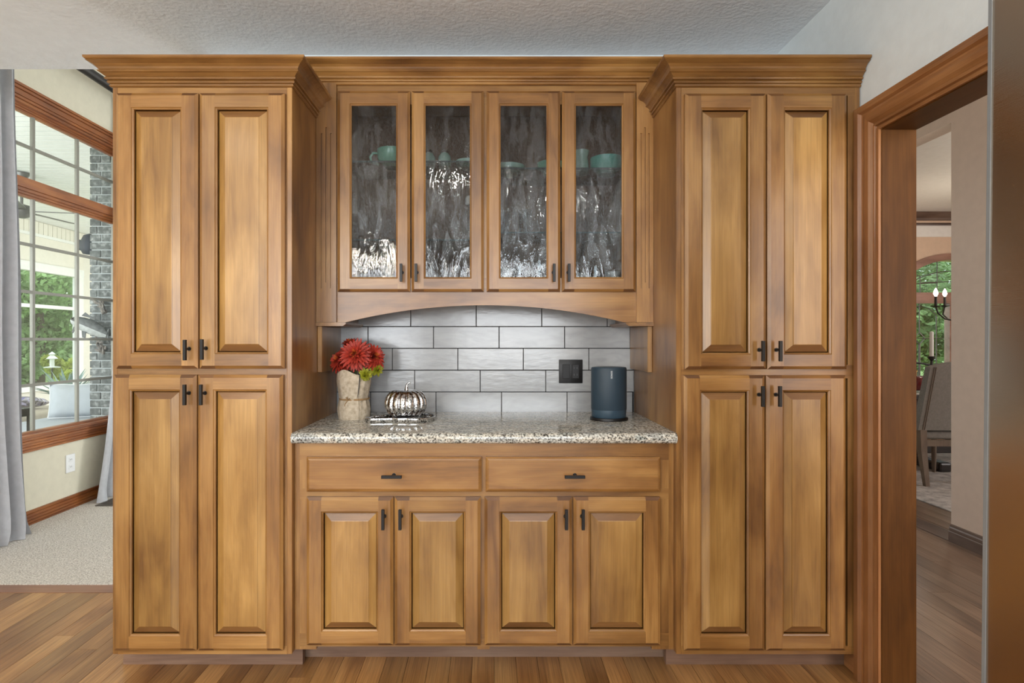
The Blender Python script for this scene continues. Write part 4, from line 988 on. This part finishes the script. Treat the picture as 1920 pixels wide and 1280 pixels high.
for i in range(len(spine) - 1):
    for k in range(n): fs.append((i * n + k, i * n + (k + 1) % n, (i + 1) * n + (k + 1) % n, (i + 1) * n + k)); mi.append(0 if (k < 4 or k >= 12) else 1)
fs += [list(range(n)), [(len(spine) - 1) * n + k for k in range(n)]]; mi += [0, 0]
mb.add(vs, fs); mb.m = mi; mb.build('body', [M['fish_back'], M['fish_belly']], fi, 60)
MB().prism([(-3.46, 1.372), (-3.475, 1.325), (-3.468, 1.315), (-3.44, 1.362)], 4.625, 4.631, 'y').build('fin', M['fish_back'], fi)
MB().prism([(-3.42, 1.462), (-3.39, 1.49), (-3.33, 1.445), (-3.262, 1.42)], 4.66, 4.666, 'y').build('fin', M['fish_back'], fi)
MB().prism([(-3.405, 1.335), (-3.40, 1.28), (-3.375, 1.275), (-3.37, 1.325)], 4.64, 4.646, 'y').build('fin', M['fish_back'], fi)
MB().prism([(-3.222, 1.322), (-3.196, 1.36), (-3.202, 1.30), (-3.196, 1.24), (-3.222, 1.288)], 4.667, 4.673, 'y').build('tail', M['fish_back'], fi)
MB().lathe([(0, 1.432), (0.006, 1.435), (0.007, 1.440), (0.005, 1.445), (0, 1.447)], (-3.487, 4.642), 10).build('eye', M['slot'], fi, 60)
M['drift'] = plain('driftwood', (0.17, 0.15, 0.13), 0.9, noise=0.5, scale=30)
for zc, lab in ((1.53, 'dark driftwood clump above the mounted fish'), (1.19, 'dark driftwood clump below the mounted fish')):
    rg = random.Random(int(zc * 100)); mb = MB()
    for k in range(9):
        p = Vector((-3.30 + rg.uniform(-0.02, 0.03), 4.735 + rg.uniform(-0.03, 0.0), zc - 0.05 + 0.012 * k)); path = [p]
        for j in range(4): p = p + Vector((rg.uniform(-0.02, 0.014), rg.uniform(-0.012, 0.006), rg.uniform(-0.012, 0.028))); path.append(p)
        mb.tube(path, [0.012, 0.014, 0.011, 0.009, 0.004], 7)
    setp(mb.build('driftwood', M['drift'], None, 60), lab, 'driftwood', 'driftwood of the fish mount')
wo2 = empty('wall_ornament', (BX0, 4.87, 2.10), None, 'dark half round wall ornament with frilled edge beside the brick column', 'ornament')
M['slate'] = plain('slate_blue', (0.03, 0.035, 0.045), 0.7)
MB().lathe([(0, 2.005), (0.05, 2.01), (0.075, 2.06), (0.07, 2.11), (0.045, 2.17), (0, 2.19)], (BX0 - 0.078, 4.87), 20).build('shell', M['slate'], wo2, 60)
for k in range(9): MB().tube([(BX0 - 0.13, 4.855 + 0.012 * (k % 3), 2.04 + 0.010 * k), (BX0 - 0.165, 4.86, 2.05 + 0.010 * k), (BX0 - 0.19, 4.87, 2.04 + 0.011 * k)], [0.008, 0.006, 0.002], 6).build('frill', M['slate'], wo2)
# ceiling fan
cf = empty('ceiling_fan', (-4.77, 5.67, 2.95), None, 'grey ceiling fan in the sunroom', 'ceiling fan')
M['fan'] = plain('fan_grey', (0.16, 0.16, 0.16), 0.4, 0.5)
MB().lathe([(0.03, 2.87), (0.06, 2.90), (0.085, 2.945), (0.085, 2.951)], (-4.77, 5.67), 24).build('canopy', M['fan'], cf, 40)
MB().cyl((-4.77, 5.67, 2.62), (-4.77, 5.67, 2.88), 0.013, 10).build('rod', M['fan'], cf)
MB().lathe([(0.03, 2.50), (0.09, 2.53), (0.11, 2.57), (0.09, 2.62), (0.03, 2.64)], (-4.77, 5.67), 24).build('motor', M['fan'], cf, 40)
for k in range(5):
    a = 2 * math.pi * k / 5 + 0.2; mb = MB(); mb.cbox(0.10, 0.62, -0.065, 0.065, -0.004, 0.004, 0.003)
    mt = Matrix.Translation((-4.77, 5.67, 2.57)) @ Matrix.Rotation(a, 4, 'Z') @ Matrix.Rotation(R(10), 4, 'X'); mb.v = [tuple(mt @ Vector(v)) for v in mb.v]
    mb.build('blade', M['fan'], cf)
# sectional sofa with cushions
M['sofa'] = plain('pale_blue_grey_fabric', (0.42, 0.45, 0.48), 0.9, bump=0.2, bscale=300)
M['tan'] = plain('tan_fabric', (0.46, 0.41, 0.33), 0.9, bump=0.2, bscale=300)
M['pipe'] = plain('pale_piping', (0.62, 0.64, 0.65), 0.8)
so = empty('sofa', (-4.4, 5.7, 0), None, 'pale grey sofa seat below the sunroom window', 'sofa')
MB().cbox(-4.85, -3.75, 5.15, 6.20, 0.06, 0.26, 0.03, 3).build('base', M['sofa'], so, 40)
MB().cbox(-4.84, -3.76, 5.14, 6.19, 0.262, 0.42, 0.05, 4).build('seat_cushion', M['sofa'], so, 40)
for x in (-4.78, -3.82):
    for y in (5.22, 6.12): MB().cyl((x, y, 0), (x, y, 0.065), 0.025, 10).build('leg', M['bronze'], so)
bs = empty('bench', (-5.5, 6.3, 0), None, 'tan upholstered bench behind the grey sofa seat', 'bench')
MB().cbox(-6.1, -4.95, 5.6, 6.75, 0.08, 0.30, 0.03, 3).build('base', M['tan'], bs, 40)
MB().cbox(-6.1, -4.95, 5.6, 6.75, 0.302, 0.47, 0.045, 4).build('seat_cushion', M['tan'], bs, 40)
for x in (-6.03, -5.02):
    for y in (5.67, 6.68): MB().cyl((x, y, 0), (x, y, 0.085), 0.025, 10).build('leg', M['bronze'], bs)
def pillow(name, c, w, h, d, rot, mat, pipe, label, cat):
    o = empty(name, c, None, label, cat); n = 12; mb = MB(); mt = Matrix.Translation(c) @ Matrix.Rotation(rot[2], 4, 'Z') @ Matrix.Rotation(rot[0], 4, 'X')
    vs = []
    for s in (-1, 1):
        for i in range(n + 1):
            for k in range(n + 1):
                u, v = -1 + 2 * i / n, -1 + 2 * k / n
                bul = (max(0, 1 - u ** 4) * max(0, 1 - v ** 4)) ** 0.5
                pin = 1 - 0.05 * (1 - abs(u)) * abs(v)
                vs.append(mt @ Vector((u * w / 2 * (1 - 0.05 * (1 - v * v)), s * (d / 2) * bul, (v + 1) * h / 2 * pin)))
    m = (n + 1) ** 2; fs = []
    for s in (0, 1):
        for i in range(n):
            for k in range(n): a = s * m + i * (n + 1) + k; fs.append((a, a + 1, a + n + 2, a + n + 1))
    mb.add(vs, fs); mb.build('cover', mat, o, 60)
    if pipe:
        ring = [vs[i * (n + 1)] for i in range(n + 1)] + [vs[n * (n + 1) + k] for k in range(1, n + 1)] + [vs[i * (n + 1) + n] for i in range(n - 1, -1, -1)] + [vs[k] for k in range(n - 1, -1, -1)]
        MB().tube(ring, 0.008, 6).build('piping', pipe, o, 60)
    return o
pillow('cushion', (-4.44, 6.0, 0.432), 0.52, 0.36, 0.20, (R(-8), 0, R(25)), M['sofa'], M['pipe'], 'pale blue grey piped cushion leaning on the sofa', 'cushion')
def pattern():
    m, nt, b, out = new_mat('patterned_throw'); mp = coords(nt, (1, 1, 1)); v = N(nt, 'ShaderNodeTexVoronoi', i_Scale=28.0); L(nt, mp, 0, v, 'Vector')
    r = ramp(nt, [(0.1, (0.16, 0.15, 0.32)), (0.4, (0.55, 0.52, 0.56)), (0.7, (0.12, 0.11, 0.12))]); L(nt, v, 'Color', r, 0); L(nt, r, 0, b, 'Base Color'); b.inputs['Roughness'].default_value = 0.9; return m
pillow('pillow', (-5.42, 6.45, 0.53), 0.62, 0.30, 0.12, (R(80), 0, R(10)), pattern(), None, 'blue and grey patterned pillow lying on the tan bench', 'pillow')
tb = empty('side_table', (-4.05, 4.42, 0), None, 'black side table outside the window at the left curtain', 'table')
MB().cbox(-4.34, -3.79, 4.18, 4.64, 0.635, 0.70, 0.004).build('top', M['bronze'], tb)
for x in (-4.32, -3.83):
    for y in (4.20, 4.60): MB().box(x, x + 0.03, y, y + 0.03, 0, 0.635).build('leg', M['bronze'], tb)
# agave
ag = empty('agave', (-5.47, 7.22, 0), None, 'spiky blue green agave plant in a pot behind the cushion', 'plant')
MB().lathe([(0.13, 0), (0.17, 0.46), (0.18, 0.50), (0.16, 0.50), (0.15, 0.44), (0, 0.44)], (-5.47, 7.22), 24).build('pot', plain('pale_pot', (0.5, 0.48, 0.44), 0.7), ag, 40)
M['agave'] = plain('agave_leaf', (0.22, 0.31, 0.28), 0.55, noise=0.2)
rg = random.Random(11)
for k in range(26):
    a = 2.399 * k; el = R(18 + 60 * k / 26); ln = rg.uniform(0.38, 0.52); mb = MB(); vs = []
    rd = Vector((math.cos(a), math.sin(a), 0)); sd = Vector((-math.sin(a), math.cos(a), 0)); p = Vector((-5.47, 7.22, 0.50)) + rd * 0.04
    for i in range(6):
        t = i / 5; e = el - R(14) * t
        if i: p = p + (rd * math.cos(e) + Vector((0, 0, 1)) * math.sin(e)) * ln / 5
        w = 0.030 * (0.9, 1, 0.9, 0.7, 0.4, 0.03)[i]; vs += [p + sd * w + Vector((0, 0, w * 0.4)), p, p - sd * w + Vector((0, 0, w * 0.4)), p - Vector((0, 0, 0.008 * (1 - t)))]
    fs = []
    for i in range(5):
        q = i * 4; fs += [(q, q + 1, q + 5, q + 4), (q + 1, q + 2, q + 6, q + 5), (q + 2, q + 3, q + 7, q + 6), (q + 3, q, q + 4, q + 7)]
    mb.add(vs, fs); mb.build('leaf', M['agave'], ag, 60)
# hanging feeder outside and the garden
bf = empty('bird_feeder', (-7.6, 9.66, 0.78), None, 'pale tiered bird feeder on a post outside the sunroom', 'bird feeder')
fx, fy, fz = -7.6, 9.66, 0.78
MB().lathe([(0.12, fz), (0.12, fz + 0.012), (0.035, fz + 0.025), (0.035, fz + 0.14), (0.085, fz + 0.155), (0.03, fz + 0.21), (0.05, fz + 0.235), (0.0, fz + 0.28)], (fx, fy), 18).build('body', M['milk'], bf, 40)
MB().cyl((fx, fy, -0.1), (fx, fy, fz), 0.012, 8).build('post', M['bronze'], bf)
M['grass'] = plain('lawn', (0.15, 0.24, 0.05), 0.9, noise=0.3, scale=3)
struct(MB().box(-30, 30, -8, 40, -0.3, -0.1).build('ground_lawn', M['grass']), 'green lawn outside the windows', 'ground')
def leaf_mat(name, c):
    m, nt, b, out = new_mat(name); mp = coords(nt, (1, 1, 1)); n1 = N(nt, 'ShaderNodeTexNoise', i_Scale=3.0, i_Detail=3.0); L(nt, mp, 0, n1, 'Vector')
    r = ramp(nt, [(0.35, [x * 0.55 for x in c]), (0.65, [min(1, x * 1.35) for x in c])]); L(nt, n1, 'Fac', r, 0); L(nt, r, 0, b, 'Base Color'); b.inputs['Roughness'].default_value = 0.6
    tl = N(nt, 'ShaderNodeBsdfTranslucent'); L(nt, r, 0, tl, 0); mx = N(nt, 'ShaderNodeMixShader'); mx.inputs[0].default_value = 0.4
    L(nt, b, 0, mx, 1); L(nt, tl, 0, mx, 2); L(nt, mx, 0, out, 0); return m
M['leaf1'] = leaf_mat('green_leaf', (0.30, 0.44, 0.19)); M['leaf2'] = leaf_mat('yellow_green_leaf', (0.42, 0.48, 0.10)); M['bark'] = plain('bark', (0.12, 0.09, 0.07), 0.9)
def tree(x, y, h, rad, zc, label, seed, mat='leaf1', n=2600):
    rg = random.Random(seed); o = empty('tree', (x, y, -0.1), None, label, 'tree', 'trees outside the windows')
    MB().tube([(x, y, -0.12), (x + 0.05, y, h * 0.4), (x, y, h * 0.8)], [0.12, 0.09, 0.03], 10).build('trunk', M['bark'], o, 60)
    mb = MB(); blobs = [(Vector((x, y, zc)) + Vector((rg.uniform(-1, 1) * rad, rg.uniform(-1, 1) * rad, rg.uniform(-1, 1) * rad * 0.9)), rg.uniform(0.35, 0.65) * rad) for _ in range(16)]
    for k in range(n):
        c, r_ = rg.choice(blobs); d = Vector((rg.gauss(0, 1), rg.gauss(0, 1), rg.gauss(0, 1))).normalized(); p = c + d * r_ * rg.uniform(0.6, 1)
        if p.z < -0.05: continue
        u = Vector((rg.gauss(0, 1), rg.gauss(0, 1), rg.gauss(0, 1))).normalized(); v = u.orthogonal().normalized(); s_ = rg.uniform(0.04, 0.085)
        mb.quad(p - u * s_, p + v * s_ * 0.5, p + u * s_, p - v * s_ * 0.5)
    mb.build('foliage', M[mat], o, fix=False)
tree(-9.9, 12.2, 3.4, 0.95, 1.6, 'leafy green tree close outside the sunroom window', 21, n=17000)
tree(-12.6, 15.2, 4.5, 1.15, 2.2, 'green tree in the middle of the garden', 22, n=17000)
tree(-7.9, 10.55, 1.1, 0.27, 0.75, 'yellow green shrub behind the agave outside the sunroom', 23, 'leaf2', 3500)
tree(-17.5, 20.8, 7.0, 2.2, 3.0, 'tall tree at the far side of the garden', 24, n=17000)
tree(8.3, 11.0, 3.6, 1.0, 2.0, 'green tree outside the arched dining room window', 25, n=13000)
tree(11.0, 15.5, 5.0, 1.6, 2.6, 'taller tree farther away beyond the arched dining room window', 26, n=13000)

# ------------------------------------------------------------------ hall and dining room through the doorway
XH = 2.89
hw_ = MB(); hw_.box(XH, XH + 0.12, -1.0, 3.49, 0, 3.1); hw_.box(XH, XH + 0.12, 3.49, 5.6, 2.62, 3.1); hw_.box(XH, XH + 0.12, 5.6, 7.2, 0, 3.1)
struct(hw_.build('wall_hall', M['pink']), 'pinkish beige hall wall with a tall opening to the dining room', 'wall')
struct(MB().box(1.498, 3.01, -1.0, 7.2, 3.0, 3.1).build('ceiling_hall', M['peach']), 'pale hall ceiling', 'ceiling')
struct(MB().box(1.498, 3.01, -1.1, -1.0, 0, 3.1).build('wall_hall_end', M['pink']), 'beige end wall of the hall behind the viewer', 'wall')
def base_x(name, x, y0, y1, label):
    pr = [(0, 0), (0.018, 0), (0.018, 0.062), (0.013, 0.066), (0.014, 0.085), (0.008, 0.092), (0.008, 0.104), (0, 0.108)]; mb = MB(); m = len(pr)
    mb.add([(x - d, y0, z) for d, z in pr] + [(x - d, y1, z) for d, z in pr], [(k, (k + 1) % m, (k + 1) % m + m, k + m) for k in range(m)] + [list(range(m)), [m + k for k in range(m)]])
    return struct(mb.build(name, M['by']), label, 'baseboard')
base_x('baseboard_hall', XH, -1.0, 3.49, 'dark brown baseboard along the beige hall wall')
struct(MB().box(XH - 0.02, XH + 0.13, 3.49, 5.6, 0.0, 0.005).build('trim_1', M['by']), 'dark threshold board on the floor of the dining room opening', 'threshold')
DY, DX1 = 7.2, 8.2
fd = struct(MB().box(3.05, DX1, 1.4, DY, -0.06, -0.012).build('floor_dining', M['kick']), 'brown plank floor of the dining room', 'floor')
x = 3.05
rgp = random.Random(9)
while x < 3.7:
    y = 3.2
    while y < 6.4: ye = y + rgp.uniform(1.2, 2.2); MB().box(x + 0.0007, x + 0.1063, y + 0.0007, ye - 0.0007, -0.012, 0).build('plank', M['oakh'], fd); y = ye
    x += 0.107
struct(MB().box(3.7, DX1, 1.4, DY, -0.012, -0.0005).build('floor_dining_far', M['oak']), 'plank floor under the dining room rug', 'floor')
dw = MB(); WX0, WX1 = 5.20, 6.72; AX = (WX0 + WX1) / 2; zs_, zp = 1.87, 2.29
dw.box(3.01, WX0, DY, DY + 0.14, 0, 3.0); dw.box(WX1, DX1, DY, DY + 0.14, 0, 3.0); dw.box(WX0, WX1, DY, DY + 0.14, 0, 0.55)
hwid = (WX1 - WX0) / 2; hh_ = zp - zs_; RR = (hwid ** 2 + hh_ ** 2) / (2 * hh_)
def arc(x, extra=0.0): return zp + extra - (RR + extra) + math.sqrt(max(0, (RR + extra) ** 2 - (x - AX) ** 2))
xs_ = [WX0 + (WX1 - WX0) * k / 28 for k in range(29)]
dw.prism([(x, arc(x)) for x in xs_] + [(WX1, 3.0), (WX0, 3.0)], DY, DY + 0.14, 'y')
struct(dw.build('wall_dining', M['peach']), 'peach dining room wall with an arched window', 'wall')
struct(MB().box(DX1, DX1 + 0.1, 1.4, DY, 0, 3.0).build('wall_dining_right', M['peach']), 'peach dining room wall on the far right', 'wall')
struct(MB().box(3.01, DX1, 1.3, 1.4, 0, 3.0).build('wall_dining_near', M['peach']), 'peach dining room wall nearest the viewer', 'wall')
struct(MB().box(3.01, DX1, 1.4, DY + 0.14, 2.90, 3.0).build('ceiling_dining', M['white']), 'white dining room ceiling', 'ceiling')
t2 = struct(empty('trim_2', (5.6, DY, 2.75)), 'brown crown and rail moulding at the top of the peach wall', 'moulding')
MB().prism([(DY, 2.80), (DY - 0.02, 2.805), (DY - 0.03, 2.83), (DY - 0.07, 2.87), (DY - 0.09, 2.90), (DY, 2.90)], 3.01, DX1, 'x').build('crown', M['bx'], t2)
MB().prism([(DY, 2.735), (DY - 0.022, 2.735), (DY - 0.026, 2.75), (DY - 0.016, 2.768), (DY, 2.77)], 3.01, DX1, 'x').build('rail', M['bx'], t2)
MB().prism([(DY, 2.59), (DY - 0.012, 2.59), (DY - 0.010, 2.735), (DY, 2.735)], 3.01, DX1, 'x').build('frieze', M['white'], t2)
w3 = struct(empty('window_3', (AX, DY, 0.55)), 'arched dining room window with leaded glass and brown wood frame', 'window')
pts = [(x, arc(x, 0.0)) for x in xs_]; outp = [(AX + (x - AX) * 1.09, arc(AX + (x - AX) * 1.0, 0.0) + 0.085) for x in xs_]
MB().prism(pts + outp[::-1], DY - 0.03, DY + 0.02, 'y').build('arch_casing', M['wx'], w3)
MB().box(WX0 - 0.07, WX1 + 0.07, DY - 0.035, DY + 0.06, 1.73, 1.87).build('transom_bar', M['wx'], w3)
for a, b_ in ((WX0 - 0.07, WX0 + 0.02), (AX - 0.04, AX + 0.05), (WX1 - 0.02, WX1 + 0.07)): MB().box(a, b_, DY - 0.03, DY + 0.06, 0.50, 1.73).build('frame_post', M['bz'] if False else M['wx'], w3)
MB().box(WX0 - 0.07, WX1 + 0.07, DY - 0.05, DY + 0.06, 0.47, 0.55).build('sill', M['wx'], w3)
M['lead'] = plain('lead_came', (0.20, 0.19, 0.18), 0.4, 0.7)
M['texg'] = see_through('bevelled_glass', (0.90, 0.95, 0.93), 0.02, 0.1)
MB().prism(pts, DY + 0.03, DY + 0.034, 'y').build('pane', M['texg'], w3)
for a, b_ in ((WX0 + 0.02, AX - 0.04), (AX + 0.05, WX1 - 0.02)): MB().box(a, b_, DY + 0.03, DY + 0.034, 0.55, 1.73).build('pane', M['texg'], w3)
def came(path, r=0.006): MB().tube([(x, DY + 0.026, z) for x, z in path], r, 6).build('came', M['lead'], w3)
came([(AX - 0.16, 1.87), (AX - 0.16, arc(AX - 0.16))]); came([(AX + 0.16, 1.87), (AX + 0.16, arc(AX + 0.16))])
came([(WX0 + 0.15 + (WX1 - WX0 - 0.30) * k / 16, 1.96 + 0.19 * math.sin(math.pi * k / 16)) for k in range(17)])
came([(AX - 0.38, 1.87), (AX - 0.38, 2.09)]); came([(WX0 + 0.02, 2.06), (AX - 0.38, 2.09)]); came([(WX0, 1.97), (AX - 0.16, 2.0)]); came([(AX - 0.38, 2.0), (AX + 0.16, 2.02)])
for cx in ((WX0 + 0.02 + AX - 0.04) / 2, (AX + 0.05 + WX1 - 0.02) / 2):
    for d in (-0.22, 0.22): came([(cx + d, 0.56), (cx + d, 1.58), (cx + d * 0.6, 1.66)])
    came([(cx - 0.22, 1.58), (cx - 0.12, 1.67), (cx, 1.70), (cx + 0.12, 1.67), (cx + 0.22, 1.58)])
    came([(cx, 1.35), (cx, 1.73)]); came([(cx, 0.56), (cx, 1.2)], 0.012)
    for z in (1.28, 0.95): came([(cx - 0.31, z), (cx + 0.31, z)])
    came([(cx, 1.20), (cx - 0.07, 1.28), (cx, 1.36), (cx + 0.07, 1.28), (cx, 1.20)], 0.008)
# rug, table, chair, chandelier
def rug_mat():
    m, nt, b, out = new_mat('pale_rug'); mp = coords(nt, (1, 1, 1), False); n1 = N(nt, 'ShaderNodeTexNoise', i_Scale=14.0, i_Detail=7.0, i_Roughness=0.7); L(nt, mp, 0, n1, 'Vector')
    r = ramp(nt, [(0.35, (0.28, 0.26, 0.25)), (0.55, (0.50, 0.47, 0.44)), (0.7, (0.62, 0.58, 0.54))]); L(nt, n1, 'Fac', r, 0); L(nt, r, 0, b, 'Base Color'); b.inputs['Roughness'].default_value = 0.95; return m
setp(MB().cbox(3.37, 6.6, 3.72, 6.9, 0.0, 0.010, 0.003).build('rug', rug_mat(), None, base=True), 'pale worn patterned rug under the dining table', 'rug')
M['dark'] = plain('dark_table_wood', (0.018, 0.015, 0.014), 0.35)
M['cwood'] = wood('grey_brown_wood', [(0.09, 0.06, 0.04), (0.15, 0.105, 0.07), (0.20, 0.15, 0.10)], 'z', rough=0.5, coat=0)
M['linen'] = plain('grey_linen', (0.23, 0.22, 0.20), 0.95, noise=0.1, scale=60, bump=0.3, bscale=350)
tbl = empty('dining_table', (4.9, 5.7, 0), None, 'dark dining table behind the upholstered chair', 'table')
MB().cbox(3.85, 6.0, 5.12, 6.2, 0.705, 0.75, 0.006).build('top', M['dark'], tbl)
MB().cbox(3.95, 5.9, 5.2, 6.12, 0.62, 0.705, 0.003).build('apron', M['dark'], tbl)
for x in (4.3, 5.5):
    MB().lathe([(0.11, 0.06), (0.06, 0.12), (0.09, 0.25), (0.05, 0.36), (0.08, 0.50), (0.06, 0.62)], (x, 5.66), 18).build('leg', M['dark'], tbl, 50)
    MB().cbox(x - 0.06, x + 0.06, 5.25, 6.07, 0.010, 0.10, 0.02, 2).build('foot', M['dark'], tbl)
MB().cbox(4.3, 5.5, 5.60, 5.72, 0.12, 0.20, 0.01).build('stretcher', M['dark'], tbl)
setp(MB().cbox(3.87, 5.9, 5.2, 5.66, 0.75, 0.756, 0.002).build('table_runner', M['milk'], None, base=True), 'white runner on the dark dining table', 'runner')
M['burg'] = plain('burgundy_glaze', (0.13, 0.012, 0.012), 0.25); M['gold'] = plain('gold_stem', (0.45, 0.30, 0.10), 0.4, 0.8)
pumpkin('burgundy_pumpkin', (4.135, 5.42, 0.7565), 0.125, 0.17, 10, M['burg'], M['gold'], 'burgundy ribbed pumpkin on the white runner', 'ornament', ([(0, 0.15), (0.005, 0.19), (0.02, 0.205)], [0.015, 0.01, 0.007]))
cdl = empty('candelabrum', (4.44, 5.6, 0.756), None, 'black iron candelabrum with white candle on the dining table', 'candelabrum')
MB().lathe([(0.06, 0.7565), (0.06, 0.765), (0.012, 0.78)], (4.44, 5.6), 18).build('base', M['bronze'], cdl, 40)
MB().cyl((4.44, 5.6, 0.77), (4.44, 5.6, 1.06), 0.011, 10).build('stem', M['bronze'], cdl)
MB().tube([(4.16, 5.6, 1.05), (4.26, 5.6, 1.035), (4.36, 5.6, 1.02), (4.44, 5.6, 1.0), (4.49, 5.6, 0.985), (4.525, 5.6, 0.975), (4.535, 5.6, 0.94)], 0.009, 8).build('arm', M['bronze'], cdl, 60)
MB().lathe([(0.01, 1.05), (0.028, 1.07), (0.03, 1.095)], (4.44, 5.6), 16).build('cup', M['bronze'], cdl, 50)
MB().lathe([(0.018, 1.075), (0.017, 1.34), (0.0, 1.345)], (4.44, 5.6), 14).build('candle', M['milk'], cdl, 40)
ch = empty('dining_chair', (3.95, 4.95, 0.01), None, 'grey upholstered dining chair with brown wooden legs seen from behind', 'chair')
CX0, CX1 = 3.70, 4.22
def chair_back():
    mb = MB(); n = 10; vs = []; fs = []
    for s in (0, 1):
        for i in range(9):
            t = i / 8; z = 0.485 + (1.03 - 0.485) * t; w0 = CX0 - 0.028 + 0.035 * (t - 0.0); w1 = CX1 + 0.028 - 0.035 * t
            for k in range(n + 1):
                u = k / n; zz = z + (0.045 * math.sin(math.pi * u) if i == 8 else 0.035 * math.sin(math.pi * u) * t ** 3)
                vs.append((w0 + (w1 - w0) * u, 4.775 - 0.085 * t + s * (0.075 - 0.02 * t) - 0.012 * math.sin(math.pi * u) * (1 - s), zz))
    m = 9 * (n + 1)
    for s in (0, 1):
        for i in range(8):
            for k in range(n): a = s * m + i * (n + 1) + k; fs.append((a, a + 1, a + n + 2, a + n + 1))
    for i in range(8):
        for k in (0, n): a = i * (n + 1) + k; fs.append((a, a + n + 1, a + n + 1 + m, a + m))
    for k in range(n):
        for i in (0, 8): a = i * (n + 1) + k; fs.append((a, a + 1, a + 1 + m, a + m))
    mb.add(vs, fs); return mb
cb = chair_back().build('backrest', M['linen'], ch, 50)
for off in (0.035, 0.05):
    MB().tube([(CX0 - 0.028 + off + 0.035 * t, 4.774 - 0.085 * t - 0.004, 0.49 + (1.03 - 0.49) * t) for t in [k / 8 for k in range(9)]], 0.0028, 5).build('welt', M['cwood'], cb)
MB().cbox(CX0 + 0.0, CX1 - 0.0, 4.80, 5.32, 0.40, 0.475, 0.025, 3).build('seat', M['linen'], ch, 40)
MB().box(CX0 + 0.045, CX1 - 0.045, 4.785, 4.81, 0.345, 0.40).build('seat_rail', M['cwood'], ch)
MB().box(CX0 + 0.01, CX0 + 0.035, 4.81, 5.28, 0.345, 0.40).build('seat_rail', M['cwood'], ch)
MB().box(CX1 - 0.035, CX1 - 0.01, 4.81, 5.28, 0.345, 0.40).build('seat_rail', M['cwood'], ch)
for x, k in ((CX0 + 0.02, 1), (CX1 - 0.02, -1)):
    MB().add([(x + a * s * 1.0 + dx_, 4.795 + b * s + dy, z) for z, s, dx_, dy in ((0.01, 0.017, 0.010 * k, -0.035), (0.30, 0.026, 0, 0.0), (0.49, 0.028, -0.004 * k, 0.005)) for a, b in ((-1, -1), (1, -1), (1, 1), (-1, 1))],
             [(0, 1, 2, 3), (8, 9, 10, 11)] + [(r * 4 + j, r * 4 + (j + 1) % 4, r * 4 + 4 + (j + 1) % 4, r * 4 + 4 + j) for r in (0, 1) for j in range(4)]).build('leg', M['cwood'], ch)
    MB().lathe([(0.016, 0.01), (0.024, 0.40)], (x, 5.27), 10).build('leg', M['cwood'], ch, 40)
dcx, dcy, dcz = 5.09, 5.72, 1.53
dcn = empty('chandelier', (dcx, dcy, dcz), None, 'black dining room chandelier with lit candle bulbs', 'chandelier')
MB().cyl((dcx, dcy, 1.66), (dcx, dcy, 2.9), 0.008, 8).build('rod', M['bronze'], dcn)
MB().lathe([(0, 1.43), (0.03, 1.47), (0.04, 1.53), (0.02, 1.61), (0.012, 1.69)], (dcx, dcy), 16).build('hub', M['bronze'], dcn, 50)
MB().lathe([(0.06, 2.87), (0.065, 2.899)], (dcx, dcy), 20).build('canopy', M['bronze'], dcn)
for k in range(6):
    a = R(171 + 60 * k) if k else R(166); a = [R(166), R(221), R(285), R(345), R(45), R(105)][k]
    ca, sa = math.cos(a), math.sin(a); rr = 0.44 if k < 1 else 0.40
    zz = [1.61, 1.645, 1.63, 1.63, 1.63, 1.63][k]
    pth = [(0.03, 1.60), (0.12, 1.55), (0.24, 1.545), (0.36, 1.57), (0.42, 1.63), (rr, zz + 0.09)] if k != 1 else [(0.03, 1.60), (0.12, 1.55), (0.24, 1.56), (0.34, 1.60), (0.395, 1.66), (rr, zz + 0.09)]
    MB().tube([(dcx + r_ * ca, dcy + r_ * sa, z - 0.09) for r_, z in pth], 0.008, 8).build('arm', M['bronze'], dcn, 60)
    px_, py_ = dcx + rr * ca, dcy + rr * sa
    MB().lathe([(0.004, zz - 0.012), (0.045, zz), (0.047, zz + 0.005), (0.0, zz + 0.006)], (px_, py_), 16).build('drip_pan', M['bronze'], dcn, 40)
    MB().lathe([(0.013, zz + 0.005), (0.012, zz + 0.105)], (px_, py_), 12).build('candle_sleeve', M['bronze'], dcn, 40)
    MB().lathe([(0.008, zz + 0.105), (0.020, zz + 0.13), (0.018, zz + 0.155), (0.004, zz + 0.19)], (px_, py_), 12).build('bulb', M['bulb'], dcn, 60)
dl = bpy.data.lights.new('dining_light', 'POINT'); dl.energy = 20; dl.color = (1, 0.85, 0.68); dl.shadow_soft_size = 0.1
dlo = bpy.data.objects.new('dining_light', dl); COL.objects.link(dlo); dlo.location = (dcx, dcy, 2.05)
